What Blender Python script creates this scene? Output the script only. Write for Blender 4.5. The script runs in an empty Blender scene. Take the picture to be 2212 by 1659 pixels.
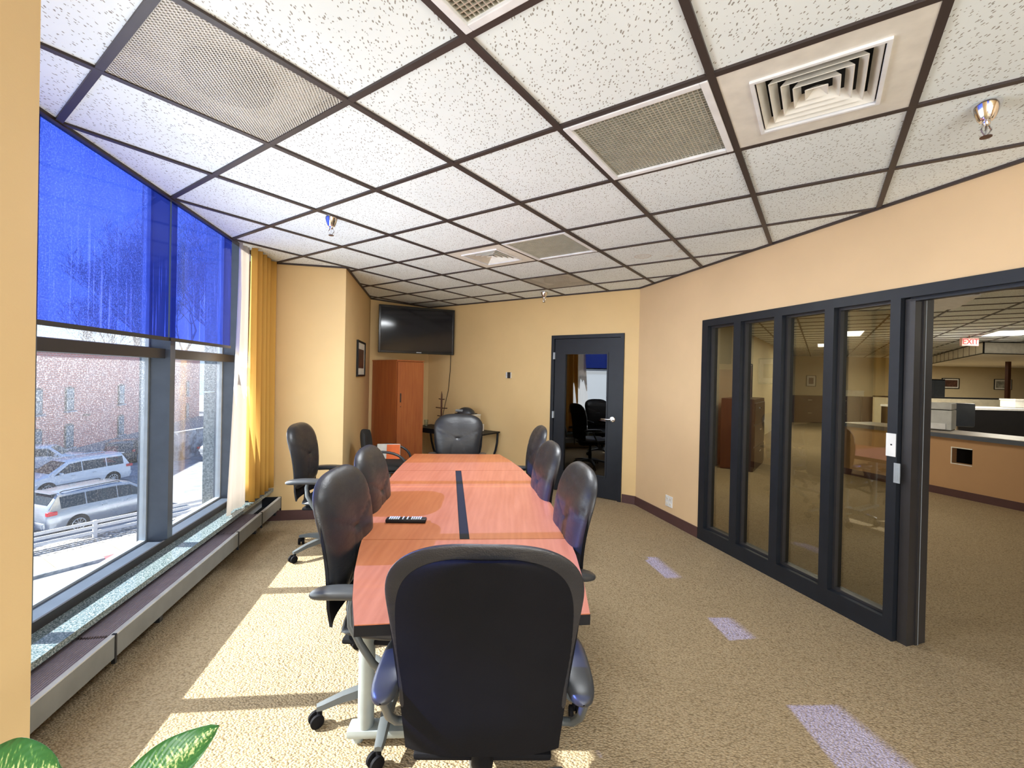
import bpy, bmesh, math, random
from mathutils import Vector, Matrix
random.seed(7)
C = bpy.context.scene.collection
PI = math.pi
# ---------------------------------------------------------------- camera, sky, sun, exposure
CAMH, CH = 1.508, 2.581
PITCH, ROLL, FPX = -0.006, 0.02161, 958.02
cd = bpy.data.cameras.new('camera'); cam = bpy.data.objects.new('camera', cd); C.objects.link(cam)
fwd = Vector((0, math.cos(PITCH), math.sin(PITCH))); rt = Vector((1, 0, 0)); up = rt.cross(fwd)
r2 = math.cos(ROLL)*rt + math.sin(ROLL)*up; u2 = -math.sin(ROLL)*rt + math.cos(ROLL)*up
M = Matrix((r2, u2, -fwd)).transposed().to_4x4(); M.translation = (0, 0, CAMH); cam.matrix_world = M
cd.sensor_width = 36; cd.lens = FPX/2212*36; cd.shift_y = -12.76/2212; cd.clip_start = .02; cd.clip_end = 400
sc = bpy.context.scene; sc.camera = cam
sc.view_settings.view_transform = 'Standard'; sc.view_settings.look = 'None'
sc.view_settings.exposure = 0.28; sc.view_settings.gamma = 1.0; sc.view_settings.use_curve_mapping = False

W = bpy.data.worlds.new('sky'); sc.world = W; W.use_nodes = True
nt = W.node_tree; nt.nodes.clear()
wo = nt.nodes.new('ShaderNodeOutputWorld'); bg = nt.nodes.new('ShaderNodeBackground')
tc = nt.nodes.new('ShaderNodeTexCoord'); sx = nt.nodes.new('ShaderNodeSeparateXYZ'); rp = nt.nodes.new('ShaderNodeValToRGB')
nt.links.new(tc.outputs['Generated'], sx.inputs[0]); nt.links.new(sx.outputs['Z'], rp.inputs[0])
rp.color_ramp.elements[0].position = 0.0; rp.color_ramp.elements[0].color = (.62, .78, 1, 1)
rp.color_ramp.elements[1].position = 0.6; rp.color_ramp.elements[1].color = (.21, .38, .80, 1)
nt.links.new(rp.outputs[0], bg.inputs[0]); bg.inputs[1].default_value = 1.0
nt.links.new(bg.outputs[0], wo.inputs[0])
SUN_SLOPE, SUN_TAN = 0.10, 0.72
sd = bpy.data.lights.new('sun', 'SUN'); sd.energy = 18; sd.angle = math.radians(.55); sd.color = (1, .95, .86)
so = bpy.data.objects.new('sun', sd); C.objects.link(so)
sdir = Vector((1, SUN_SLOPE, -SUN_TAN*math.hypot(1, SUN_SLOPE))).normalized()
so.rotation_euler = (-sdir).to_track_quat('Z', 'Y').to_euler(); so.location = (-20, -2, 15)

def area(name, loc, rot, sx, sy, e, col=(1, 1, 1)):
    d = bpy.data.lights.new(name, 'AREA'); d.shape = 'RECTANGLE'; d.size = sx; d.size_y = sy; d.energy = e; d.color = col
    o = bpy.data.objects.new(name, d); C.objects.link(o); o.location = loc; o.rotation_euler = rot; return o
# added fill panel behind the camera, not a lamp of the room
area('rear_fill_light', (.9, -2.75, 1.25), (PI/2+.26, 0, -.08), 2.6, 2.0, 135, (.92, .98, .98))
# added fill panels just inside the window bays, boosting the daylight
area('window_fill_light', (-2.02, 2.45, 1.05), (0, -PI/2-.14, .18), 1.2, 3.1, 52, (.88, .96, 1))
area('window_fill_light', (-1.2, -2.0, 1.3), (0, -PI/2-.35, .18), 1.6, 1.9, 25, (.88, .96, 1))
area('ceiling_fill_light', (.35, -1.6, 2.50), (0, 0, -.6), 1.2, 1.2, 45, (.92, .97, 1))  # added overhead fill behind the camera, no fixture above it
for (tx, ty) in ((.434, 1.99), (-.213, 3.69)):
    area('ceiling_fill_light', (tx, ty, 2.555), (0, 0, -.6), .5, .5, 14 if ty < 3 else 34, (.93, .97, 1))  # added fill below ceiling lights that are themselves switched off

# ---------------------------------------------------------------- materials
def newmat(name):
    m = bpy.data.materials.new(name); m.use_nodes = True; n = m.node_tree; n.nodes.clear()
    o = n.nodes.new('ShaderNodeOutputMaterial'); return m, n, o
def L(n, a, b): n.links.new(a, b)
def bsdf(n, col=(.8, .8, .8), rough=.5, metal=0, spec=.5, coat=0):
    p = n.nodes.new('ShaderNodeBsdfPrincipled'); p.inputs['Base Color'].default_value = (*col, 1)
    p.inputs['Roughness'].default_value = rough; p.inputs['Metallic'].default_value = metal
    p.inputs['Specular IOR Level'].default_value = spec; p.inputs['Coat Weight'].default_value = coat
    return p
def coords(n, scale=(1, 1, 1), kind='Object', rot=(0, 0, 0)):
    t = n.nodes.new('ShaderNodeTexCoord'); mp = n.nodes.new('ShaderNodeMapping')
    mp.inputs['Scale'].default_value = scale; mp.inputs['Rotation'].default_value = rot
    if kind == 'World':
        g = n.nodes.new('ShaderNodeNewGeometry'); L(n, g.outputs['Position'], mp.inputs[0])
    else: L(n, t.outputs[kind], mp.inputs[0])
    return mp.outputs[0]
def noise(n, v, s, d=3, r=.5):
    t = n.nodes.new('ShaderNodeTexNoise'); t.inputs['Scale'].default_value = s; t.inputs['Detail'].default_value = d
    t.inputs['Roughness'].default_value = r; L(n, v, t.inputs['Vector']); return t.outputs['Fac']
def ramp(n, f, stops):
    r = n.nodes.new('ShaderNodeValToRGB'); e = r.color_ramp.elements
    while len(e) < len(stops): e.new(.5)
    for i, (p, c) in enumerate(stops):
        e[i].position = p; e[i].color = (*c, 1) if len(c) == 3 else c
    L(n, f, r.inputs[0]); return r.outputs[0]
def bump(n, h, p, s=.3, d=.01):
    b = n.nodes.new('ShaderNodeBump'); b.inputs['Strength'].default_value = s; b.inputs['Distance'].default_value = d
    L(n, h, b.inputs['Height']); L(n, b.outputs[0], p.inputs['Normal'])
def math_(n, op, a, b=None):
    m = n.nodes.new('ShaderNodeMath'); m.operation = op
    for i, x in enumerate((a, b)):
        if x is None: continue
        if isinstance(x, (int, float)): m.inputs[i].default_value = x
        else: L(n, x, m.inputs[i])
    return m.outputs[0]
def mixc(n, f, a, b):
    m = n.nodes.new('ShaderNodeMix'); m.data_type = 'RGBA'
    for i, x in ((0, f), (6, a), (7, b)):
        if isinstance(x, (int, float)): m.inputs[i].default_value = x
        elif isinstance(x, tuple): m.inputs[i].default_value = (*x, 1)
        else: L(n, x, m.inputs[i])
    return m.outputs[2]
def plain(name, col, rough=.5, metal=0, var=.08, vs=12, bs=0, bscale=80, spec=.5, coat=0):
    m, n, o = newmat(name); p = bsdf(n, col, rough, metal, spec, coat)
    v = coords(n); f = noise(n, v, vs, 3)
    c = ramp(n, f, [(.3, tuple(x*(1-var) for x in col)), (.7, tuple(min(1, x*(1+var)) for x in col))])
    L(n, c, p.inputs['Base Color'])
    if bs: bump(n, noise(n, v, bscale, 2), p, bs, .003)
    L(n, p.outputs[0], o.inputs[0]); return m
def emis(name, col, s):
    m, n, o = newmat(name); e = n.nodes.new('ShaderNodeEmission'); e.inputs[0].default_value = (*col, 1); e.inputs[1].default_value = s
    L(n, e.outputs[0], o.inputs[0]); return m
def wall_mat(name, col):
    m, n, o = newmat(name); p = bsdf(n, col, .62, 0, .3)
    v = coords(n, kind='World'); f = noise(n, v, 1.3, 4, .6)
    c = ramp(n, f, [(.3, tuple(x*.95 for x in col)), (.7, tuple(x*1.04 for x in col))])
    L(n, c, p.inputs['Base Color']); bump(n, noise(n, v, 220, 2), p, .12, .002)
    L(n, p.outputs[0], o.inputs[0]); return m
def carpet_mat():
    m, n, o = newmat('carpet'); p = bsdf(n, (.3, .2, .1), .95, 0, .1)
    v = coords(n, (1, 1.6, 1), kind='World', rot=(0, 0, .5))
    vo = n.nodes.new('ShaderNodeTexVoronoi'); vo.inputs['Scale'].default_value = 95; L(n, v, vo.inputs['Vector'])
    big = noise(n, v, 1.6, 4); fine = noise(n, v, 60, 2)
    a = ramp(n, vo.outputs['Distance'], [(.05, (.52, .405, .26)), (.55, (.36, .27, .165)), (.9, (.16, .11, .06))])
    b = mixc(n, .35, a, ramp(n, vo.outputs['Color'], [(.2, (.26, .19, .11)), (.8, (.50, .40, .26))]))
    c = mixc(n, ramp(n, big, [(.35, (0, 0, 0)), (.7, (.22, .22, .22))]), b, (.30, .23, .14))
    L(n, c, p.inputs['Base Color'])
    h = math_(n, 'ADD', math_(n, 'MULTIPLY', vo.outputs['Distance'], -1.0), math_(n, 'MULTIPLY', fine, .4))
    bump(n, h, p, .8, .008); L(n, p.outputs[0], o.inputs[0]); return m
def tile_mat(name='acoustic tile', stain=None):
    m, n, o = newmat(name); p = bsdf(n, (.8, .78, .74), .9, 0, .15)
    v = coords(n, (1, .45, 1), kind='World', rot=(0, 0, -.6067)); v2 = coords(n, kind='World')
    w = n.nodes.new('ShaderNodeVectorMath'); w.operation = 'ADD'
    nn = n.nodes.new('ShaderNodeTexNoise'); nn.inputs['Scale'].default_value = 40; L(n, v2, nn.inputs['Vector'])
    sc_ = n.nodes.new('ShaderNodeVectorMath'); sc_.operation = 'SCALE'; sc_.inputs['Scale'].default_value = .012
    L(n, nn.outputs['Color'], sc_.inputs[0]); L(n, v, w.inputs[0]); L(n, sc_.outputs[0], w.inputs[1])
    vo = n.nodes.new('ShaderNodeTexVoronoi'); vo.inputs['Scale'].default_value = 104; L(n, w.outputs[0], vo.inputs['Vector'])
    patch = noise(n, v2, 55, 2)
    hole = math_(n, 'MULTIPLY', math_(n, 'LESS_THAN', vo.outputs['Distance'], .25), math_(n, 'GREATER_THAN', patch, .41))
    base = ramp(n, noise(n, v2, 4, 3), [(.3, (.80, .86, .87)), (.7, (.84, .90, .91))])
    c = mixc(n, hole, base, (.34, .33, .30))
    if stain:
        for (x, y, r) in stain:
            g = n.nodes.new('ShaderNodeNewGeometry'); d = n.nodes.new('ShaderNodeVectorMath'); d.operation = 'DISTANCE'
            L(n, g.outputs['Position'], d.inputs[0]); d.inputs[1].default_value = (x, y, CH)
            dd = math_(n, 'ADD', d.outputs['Value'], math_(n, 'MULTIPLY', noise(n, v2, 9, 2), .04))
            f = ramp(n, math_(n, 'DIVIDE', dd, r), [(0, (.25, .25, .25)), (.85, (.3, .3, .3)), (.97, (1, 1, 1)), (1.05, (0, 0, 0))])
            c = mixc(n, math_(n, 'MULTIPLY', f, .55), c, (.50, .36, .24))
    L(n, c, p.inputs['Base Color']); bump(n, math_(n, 'MULTIPLY', hole, -1), p, .7, .006)
    L(n, p.outputs[0], o.inputs[0]); return m
def wood_mat(name, c1, c2, rough=.3, scale=(1, 1, 1), coat=.2, kind='Object', rot=(0, 0, 0)):
    m, n, o = newmat(name); p = bsdf(n, c1, rough, 0, .5, coat); p.inputs['Coat Roughness'].default_value = .18
    v = coords(n, scale, kind, rot)
    f = noise(n, v, 3, 6, .65)
    wv = n.nodes.new('ShaderNodeTexWave'); wv.inputs['Scale'].default_value = 1.4; wv.inputs['Distortion'].default_value = 9
    wv.inputs['Detail'].default_value = 3; L(n, v, wv.inputs['Vector'])
    g = math_(n, 'ADD', math_(n, 'MULTIPLY', f, .88), math_(n, 'MULTIPLY', wv.outputs['Fac'], .12))
    L(n, ramp(n, g, [(.3, c1), (.7, c2)]), p.inputs['Base Color']); L(n, p.outputs[0], o.inputs[0]); return m
def glass_mat(name, tint=(1, 1, 1), refl=1.0, dirt=0, rough=0):
    m, n, o = newmat(name); t = n.nodes.new('ShaderNodeBsdfTransparent'); t.inputs[0].default_value = (*tint, 1)
    g = n.nodes.new('ShaderNodeBsdfGlossy'); g.inputs['Roughness'].default_value = rough
    fr = n.nodes.new('ShaderNodeFresnel'); gm = n.nodes.new('ShaderNodeNewGeometry')   # same reflectance from both faces of a thin pane
    L(n, math_(n, 'SUBTRACT', 1.5, math_(n, 'MULTIPLY', gm.outputs['Backfacing'], 1.5-1/1.5)), fr.inputs[0])
    mx = n.nodes.new('ShaderNodeMixShader'); L(n, math_(n, 'MINIMUM', math_(n, 'MULTIPLY', fr.outputs[0], refl), 1.0), mx.inputs[0])
    L(n, t.outputs[0], mx.inputs[1]); L(n, g.outputs[0], mx.inputs[2]); out = mx.outputs[0]
    if dirt:
        v = coords(n, kind='World'); d = n.nodes.new('ShaderNodeBsdfTranslucent'); d.inputs[0].default_value = (.9, .93, 1, 1)
        sp = ramp(n, noise(n, v, 130, 2, .6), [(.52, (.18, .18, .18)), (.66, (1, 1, 1))])
        z = n.nodes.new('ShaderNodeSeparateXYZ'); L(n, v, z.inputs[0])
        hz = ramp(n, math_(n, 'DIVIDE', z.outputs[2], 2.0), [(.45, (.12, .12, .12)), (.8, (1, 1, 1))])
        m2 = n.nodes.new('ShaderNodeMixShader'); L(n, math_(n, 'MULTIPLY', math_(n, 'MULTIPLY', sp, hz), dirt), m2.inputs[0])
        L(n, out, m2.inputs[1]); L(n, d.outputs[0], m2.inputs[2]); out = m2.outputs[0]
    L(n, out, o.inputs[0]); return m
def film_mat():
    m, n, o = newmat('blue film'); t = n.nodes.new('ShaderNodeBsdfTransparent')
    v = coords(n, (22, 22, .55), kind='World'); v2 = coords(n, kind='World')
    st = ramp(n, noise(n, v, 2.2, 4, .6), [(.58, (0, 0, 0)), (.72, (1, 1, 1))])
    z = n.nodes.new('ShaderNodeSeparateXYZ'); L(n, v2, z.inputs[0])
    low = ramp(n, math_(n, 'ADD', math_(n, 'DIVIDE', z.outputs[2], 3), math_(n, 'MULTIPLY', noise(n, v2, 1.4, 2), .25)), [(.78, (1, 1, 1)), (.92, (0, 0, 0))])
    mk = math_(n, 'MULTIPLY', st, low)
    wr = ramp(n, noise(n, coords(n, (3, 3, 1), kind='World', rot=(.5, .4, 0)), 1.2, 4, .6), [(.4, (0, 0, 0)), (.75, (1, 1, 1))])
    c = mixc(n, mk, mixc(n, wr, (.31, .40, .86), (.35, .45, .90)), (.55, .60, .92)); L(n, c, t.inputs[0])
    g = n.nodes.new('ShaderNodeBsdfGlossy'); g.inputs['Roughness'].default_value = .08; g.inputs[0].default_value = (.6, .65, 1, 1)
    tr = n.nodes.new('ShaderNodeBsdfTranslucent'); tr.inputs[0].default_value = (.12, .18, .8, 1)
    m1 = n.nodes.new('ShaderNodeMixShader'); m1.inputs[0].default_value = .05; L(n, t.outputs[0], m1.inputs[1]); L(n, g.outputs[0], m1.inputs[2])
    m2 = n.nodes.new('ShaderNodeMixShader'); L(n, math_(n, 'ADD', math_(n, 'MULTIPLY', mk, .22), .03), m2.inputs[0]); L(n, m1.outputs[0], m2.inputs[1]); L(n, tr.outputs[0], m2.inputs[2])
    L(n, m2.outputs[0], o.inputs[0]); return m
def granite_mat(name, c1, c2, c3, rough=.12, sc_=90):
    m, n, o = newmat(name); p = bsdf(n, c1, rough, 0, .6)
    v = coords(n, kind='World'); f = noise(n, v, sc_, 3, .7)
    L(n, ramp(n, f, [(.38, c1), (.5, c2), (.62, c3)]), p.inputs['Base Color']); L(n, p.outputs[0], o.inputs[0]); return m
def brick_mat():
    m, n, o = newmat('red brick'); p = bsdf(n, (.5, .2, .15), .85)
    t = n.nodes.new('ShaderNodeTexCoord'); mp = n.nodes.new('ShaderNodeMapping'); L(n, t.outputs['Object'], mp.inputs[0])
    mp.inputs['Rotation'].default_value = (PI/2, 0, 0); mp.inputs['Scale'].default_value = (1, 1, 1)
    b = n.nodes.new('ShaderNodeTexBrick'); L(n, mp.outputs[0], b.inputs['Vector'])
    b.inputs['Color1'].default_value = (.84, .27, .20, 1); b.inputs['Color2'].default_value = (.70, .25, .20, 1); b.inputs['Mortar'].default_value = (.80, .60, .52, 1)
    b.inputs['Scale'].default_value = 1.0; b.inputs['Brick Width'].default_value = .44; b.inputs['Row Height'].default_value = .16; b.inputs['Mortar Size'].default_value = .02
    c = mixc(n, ramp(n, noise(n, coords(n), .6, 4, .7), [(.45, (0, 0, 0)), (.8, (.45, .45, .45))]), b.outputs['Color'], (.80, .62, .58))
    L(n, c, p.inputs['Base Color']); L(n, p.outputs[0], o.inputs[0]); return m
def perf_mat():
    PER = .016
    m, n, o = newmat('perforated metal'); p = bsdf(n, (.62, .59, .52), .5)
    v = coords(n); s = n.nodes.new('ShaderNodeSeparateXYZ'); L(n, v, s.inputs[0])
    k = 2*PI/PER
    a = math_(n, 'SINE', math_(n, 'MULTIPLY', s.outputs[0], k)); b = math_(n, 'SINE', math_(n, 'MULTIPLY', s.outputs[1], k))
    h = math_(n, 'GREATER_THAN', math_(n, 'MULTIPLY', a, b), .04)
    t = n.nodes.new('ShaderNodeBsdfTransparent'); mx = n.nodes.new('ShaderNodeMixShader')
    L(n, h, mx.inputs[0]); L(n, p.outputs[0], mx.inputs[1]); L(n, t.outputs[0], mx.inputs[2])
    L(n, ramp(n, noise(n, v, 5, 3), [(.3, (.55, .52, .45)), (.7, (.68, .65, .58))]), p.inputs['Base Color'])
    L(n, mx.outputs[0], o.inputs[0]); return m
def leather_mat():
    m, n, o = newmat('black leather'); p = bsdf(n, (.02, .021, .024), .34, 0, .6)
    v = coords(n); vo = n.nodes.new('ShaderNodeTexVoronoi'); vo.inputs['Scale'].default_value = 260; L(n, v, vo.inputs['Vector'])
    wr = noise(n, coords(n, (1, 1, 3)), 11, 4, .6)
    L(n, ramp(n, noise(n, v, 6, 3), [(.3, (.013, .015, .020)), (.75, (.024, .023, .026))]), p.inputs['Base Color'])
    L(n, ramp(n, wr, [(.3, (.30, .30, .30)), (.7, (.46, .46, .46))]), p.inputs['Roughness'])
    bump(n, math_(n, 'ADD', math_(n, 'MULTIPLY', vo.outputs['Distance'], .15), wr), p, .25, .008)
    L(n, p.outputs[0], o.inputs[0]); return m
def leaf_mat():
    m, n, o = newmat('variegated leaf'); p = bsdf(n, (.05, .2, .05), .3, 0, .5)
    t = n.nodes.new('ShaderNodeTexCoord'); s = n.nodes.new('ShaderNodeSeparateXYZ'); L(n, t.outputs['UV'], s.inputs[0])
    side = math_(n, 'ABSOLUTE', math_(n, 'SUBTRACT', s.outputs[0], .5))
    mp = n.nodes.new('ShaderNodeMapping'); mp.inputs['Scale'].default_value = (4, 22, 1); mp.inputs['Rotation'].default_value = (0, 0, .5); L(n, t.outputs['UV'], mp.inputs[0])
    nz = noise(n, mp.outputs[0], 1.6, 4, .6)
    k = math_(n, 'SUBTRACT', nz, math_(n, 'MULTIPLY', side, .55))
    c = ramp(n, k, [(.36, (.035, .16, .045)), (.45, (.10, .28, .07)), (.50, (.50, .58, .28)), (.62, (.62, .64, .36))])
    c = mixc(n, math_(n, 'LESS_THAN', side, .012), c, (.20, .36, .16))
    L(n, c, p.inputs['Base Color'])
    ph = math_(n, 'ADD', math_(n, 'MULTIPLY', s.outputs[1], 75), math_(n, 'MULTIPLY', side, -60))
    bump(n, math_(n, 'SINE', ph), p, .15, .002); L(n, p.outputs[0], o.inputs[0]); return m

MT = dict(
 wall=wall_mat('tan wall paint', (.76, .55, .28)), wall_r=wall_mat('peach wall paint', (.76, .55, .33)), wall_o=wall_mat('cream office paint', (.62, .52, .34)),
 counterwall=wall_mat('orange brown paint', (.48, .29, .15)),
 carpet=carpet_mat(), tile=tile_mat(), gridb=plain('dark brown ceiling grid', (.045, .032, .03), .5),
 base=plain('maroon rubber base', (.085, .04, .04), .5), black=plain('black painted metal', (.014, .017, .024), .42, 0, .1, spec=.35),
 slate=plain('slate painted aluminium', (.075, .095, .13), .35), frame=plain('dark bronze frame', (.03, .028, .03), .4),
 lightal=plain('anodised aluminium', (.42, .47, .52), .35, .3), glass=glass_mat('window glass', (.95, .98, 1), .8, .16),
 oglass=glass_mat('partition glass', (.74, .74, .68), 2.6), dglass=glass_mat('door glass', (.35, .35, .38), 2.6), film=film_mat(),
 granite=granite_mat('polished granite sill', (.05, .08, .085), (.13, .18, .19), (.36, .41, .43), .07, 150), granite2=granite_mat('grey granite cladding', (.10, .13, .15), (.20, .24, .26), (.34, .38, .40), .6, 55),
 heater=plain('grey enamel', (.20, .21, .21), .4), grille=plain('purple grey grille', (.36, .31, .38), .4), lip=plain('pale enamel lip', (.62, .64, .66), .35), void=plain('black void', (.004, .004, .004), .9),
 cherry=wood_mat('cherry laminate', (.46, .14, .055), (.57, .20, .085), .32, (7, .8, 1), .15), cabwood=wood_mat('cabinet laminate', (.36, .095, .03), (.46, .15, .045), .38, (6, 6, .8), .1),
 edge=plain('black edge band', (.008, .008, .010), .5, spec=.25), leather=leather_mat(), shell=plain('black moulded shell', (.006, .006, .008), .7, bs=.2, bscale=300, spec=.12),
 plastic=plain('dark grey plastic', (.085, .095, .10), .42), pad=plain('black arm pad', (.035, .038, .044), .36), steel=plain('grey painted steel', (.30, .34, .35), .38, .3),
 chrome=plain('chrome', (.75, .75, .78), .12, 1), silver=plain('silver louver', (.56, .54, .46), .35, .4), white=plain('white enamel', (.76, .73, .66), .45),
 purewhite=plain('white plastic', (.82, .83, .85), .4), perf=perf_mat(), curtain=plain('gold curtain', (.62, .36, .08), .85, 0, .12, 20),
 fabric=plain('black fabric', (.018, .018, .018), .95, bs=.4, bscale=400), screen=plain('tv screen', (.006, .007, .012), .09, 0, .1), bezel=plain('tv bezel', (.012, .012, .013), .2),
 paper=plain('white paper', (.78, .76, .70), .8), cream=plain('cream carton', (.66, .58, .42), .8), orange=plain('orange print', (.85, .16, .03), .6),
 bronze=plain('dark bronze', (.09, .035, .02), .4, .5), leaf=leaf_mat(), stem=plain('green stem', (.16, .32, .10), .5), terracotta=plain('brown pot', (.16, .08, .05), .6), soil=plain('potting soil', (.03, .02, .015), .95),
 asphalt=plain('asphalt', (.27, .29, .32), .9, 0, .25, 2), concrete=plain('concrete paving', (.32, .29, .23), .9, 0, .12, 1.5), gravel=granite_mat('gravel strip', (.08, .08, .08), (.26, .24, .22), (.62, .60, .58), .9, 9),
 brick=brick_mat(), stone=granite_mat('rough stone', (.14, .16, .20), (.30, .33, .38), (.48, .50, .55), .9, 1.6), sillst=plain('stone sill', (.42, .42, .46), .8), winframe=plain('grey window frame', (.05, .06, .08), .5),
 fglass=plain('far window glass', (.20, .26, .30), .12, 0, .25, 2), carwhite=plain('white car paint', (.80, .83, .86), .2, 0, .02, 3, coat=.6), carsilver=plain('silver car paint', (.42, .46, .52), .24, .55, .02, 3, coat=.6), cardark=plain('black car paint', (.03, .035, .05), .2, 0, .02, 3, coat=.6),
 carglass=plain('car glass', (.03, .045, .06), .06), tyre=plain('tyre rubber', (.02, .02, .02), .8), rim=plain('alloy rim', (.6, .62, .65), .3, .6), red=plain('red tail lamp', (.62, .03, .04), .25), redpaint=plain('red kerb paint', (.60, .09, .10), .7),
 vinyl=plain('white vinyl', (.80, .82, .84), .5), bark=plain('bark', (.10, .075, .06), .9), printer=plain('printer casing', (.58, .60, .60), .5), grey=plain('grey laminate', (.33, .29, .24), .4), darkred=plain('dark red laminate', (.045, .014, .01), .35),
 exitred=emis('exit red', (1, .10, .10), 1.6), exitcase=plain('exit casing', (.55, .30, .26), .5), lamp=emis('lamp diffuser', (1, .96, .85), 4.5), bluebin=plain('blue bin', (.02, .08, .60), .45), keys=plain('rubber keys', (.70, .76, .85), .5),
 brownpic=plain('brown print', (.10, .045, .03), .5, 0, .6, 9), greypic=plain('grey print', (.34, .34, .30), .5, 0, .6, 6),
)
def sheer_mat():
    m, n, o = newmat('sheer curtain'); d = bsdf(n, (.66, .60, .55), .9); t = n.nodes.new('ShaderNodeBsdfTranslucent'); t.inputs[0].default_value = (.62, .56, .50, 1)
    a = n.nodes.new('ShaderNodeBsdfTransparent'); m1 = n.nodes.new('ShaderNodeMixShader'); m1.inputs[0].default_value = .5; L(n, d.outputs[0], m1.inputs[1]); L(n, t.outputs[0], m1.inputs[2])
    m2 = n.nodes.new('ShaderNodeMixShader'); m2.inputs[0].default_value = .22; L(n, m1.outputs[0], m2.inputs[1]); L(n, a.outputs[0], m2.inputs[2]); L(n, m2.outputs[0], o.inputs[0]); return m
MT['sheer'] = sheer_mat()
def curt_mat():
    m, n, o = newmat('gold curtain cloth'); d = bsdf(n, (.66, .38, .09), .9, 0, .2); t = n.nodes.new('ShaderNodeBsdfTranslucent'); t.inputs[0].default_value = (.75, .42, .10, 1)
    m1 = n.nodes.new('ShaderNodeMixShader'); m1.inputs[0].default_value = .15; L(n, d.outputs[0], m1.inputs[1]); L(n, t.outputs[0], m1.inputs[2]); L(n, m1.outputs[0], o.inputs[0]); return m
MT['curtain'] = curt_mat()

# ---------------------------------------------------------------- mesh helpers
class B:
    def __init__(s): s.bm = bmesh.new()
    def poly(s, pts):
        vs = [s.bm.verts.new(p) for p in pts]
        try: return s.bm.faces.new(vs)
        except Exception: return None
    def box(s, c, size, rz=0, bev=0, rx=0, ry=0):
        m = Matrix.Translation(c) @ Matrix.Rotation(rz, 4, 'Z') @ Matrix.Rotation(ry, 4, 'Y') @ Matrix.Rotation(rx, 4, 'X') @ Matrix.Diagonal((*size, 1))
        r = bmesh.ops.create_cube(s.bm, size=1, matrix=m)
        if bev:
            es = {e for v in r['verts'] for e in v.link_edges}
            bmesh.ops.bevel(s.bm, geom=list(es), offset=bev, segments=2, affect='EDGES', profile=.6)
        return s
    def prism(s, pts, z0, z1):
        n = len(pts); b = [s.bm.verts.new((p[0], p[1], z0)) for p in pts]; t = [s.bm.verts.new((p[0], p[1], z1)) for p in pts]
        s.bm.faces.new(t); s.bm.faces.new(b[::-1])
        for i in range(n): s.bm.faces.new((b[i], b[(i+1) % n], t[(i+1) % n], t[i]))
        return s
    def slab(s, pts, thick):     # polygon in 3D pushed along its normal
        n = len(pts); P = [Vector(p) for p in pts]; nn = Vector((0, 0, 0))
        for i in range(n): nn += P[i].cross(P[(i+1) % n])
        nn.normalize(); a = [s.bm.verts.new(p) for p in P]; b = [s.bm.verts.new(p+nn*thick) for p in P]
        s.bm.faces.new(b); s.bm.faces.new(a[::-1])
        for i in range(n): s.bm.faces.new((a[i], a[(i+1) % n], b[(i+1) % n], b[i]))
        return s
    def tube(s, path, r, seg=8, cap=True):
        P = [Vector(p) for p in path]; rr = r if isinstance(r, (list, tuple)) else [r]*len(P); rings = []; nrm = None
        for i, p in enumerate(P):
            t = (P[min(i+1, len(P)-1)]-P[max(i-1, 0)]).normalized()
            if nrm is None:
                nrm = t.orthogonal().normalized()
            else:
                nrm = (nrm - t*nrm.dot(t)).normalized()
            bn = t.cross(nrm)
            rings.append([s.bm.verts.new(p+(nrm*math.cos(a)+bn*math.sin(a))*rr[i]) for a in [2*PI*k/seg for k in range(seg)]])
        for i in range(len(P)-1):
            for k in range(seg): s.bm.faces.new((rings[i][k], rings[i][(k+1) % seg], rings[i+1][(k+1) % seg], rings[i+1][k]))
        if cap: s.bm.faces.new(rings[0][::-1]); s.bm.faces.new(rings[-1])
        return s
    def lathe(s, prof, c=(0, 0, 0), seg=20, axis='Z'):
        R = {'Z': Matrix.Identity(3), 'X': Matrix.Rotation(PI/2, 3, 'Y'), 'Y': Matrix.Rotation(PI/2, 3, 'X')}[axis]
        rings = []
        for (r, z) in prof:
            rings.append([s.bm.verts.new(Vector(c)+R @ Vector((r*math.cos(2*PI*k/seg), r*math.sin(2*PI*k/seg), z))) for k in range(seg)])
        for i in range(len(prof)-1):
            for k in range(seg): s.bm.faces.new((rings[i][k], rings[i][(k+1) % seg], rings[i+1][(k+1) % seg], rings[i+1][k]))
        s.bm.faces.new(rings[0][::-1]); s.bm.faces.new(rings[-1]); return s
    def grid(s, f, nu, nv, close=False):
        V = [[s.bm.verts.new(f(i/nu, j/nv)) for j in range(nv+1)] for i in range(nu+1)]
        for i in range(nu):
            for j in range(nv): s.bm.faces.new((V[i][j], V[i+1][j], V[i+1][j+1], V[i][j+1]))
        return V
def link(o, parent=None):
    C.objects.link(o)
    if parent: o.parent = parent
    return o
def obj(name, b, mat, parent=None, smooth=False, loc=None, rz=None):
    bm = b.bm; bmesh.ops.remove_doubles(bm, verts=bm.verts, dist=1e-5)
    bmesh.ops.recalc_face_normals(bm, faces=bm.faces)
    me = bpy.data.meshes.new(name); bm.to_mesh(me); bm.free(); me.materials.append(MT[mat] if isinstance(mat, str) else mat)
    if smooth:
        me.polygons.foreach_set('use_smooth', [True]*len(me.polygons))
        try: me.set_sharp_from_angle(angle=math.radians(38))
        except Exception: pass
    o = bpy.data.objects.new(name, me); link(o, parent)
    if loc is not None: o.location = loc
    if rz is not None: o.rotation_euler = (0, 0, rz)
    return o
def tag(o, label=None, cat=None, group=None, kind=None):
    if label: o['label'] = label
    if cat: o['category'] = cat
    if group: o['group'] = group
    if kind: o['kind'] = kind
    return o
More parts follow.
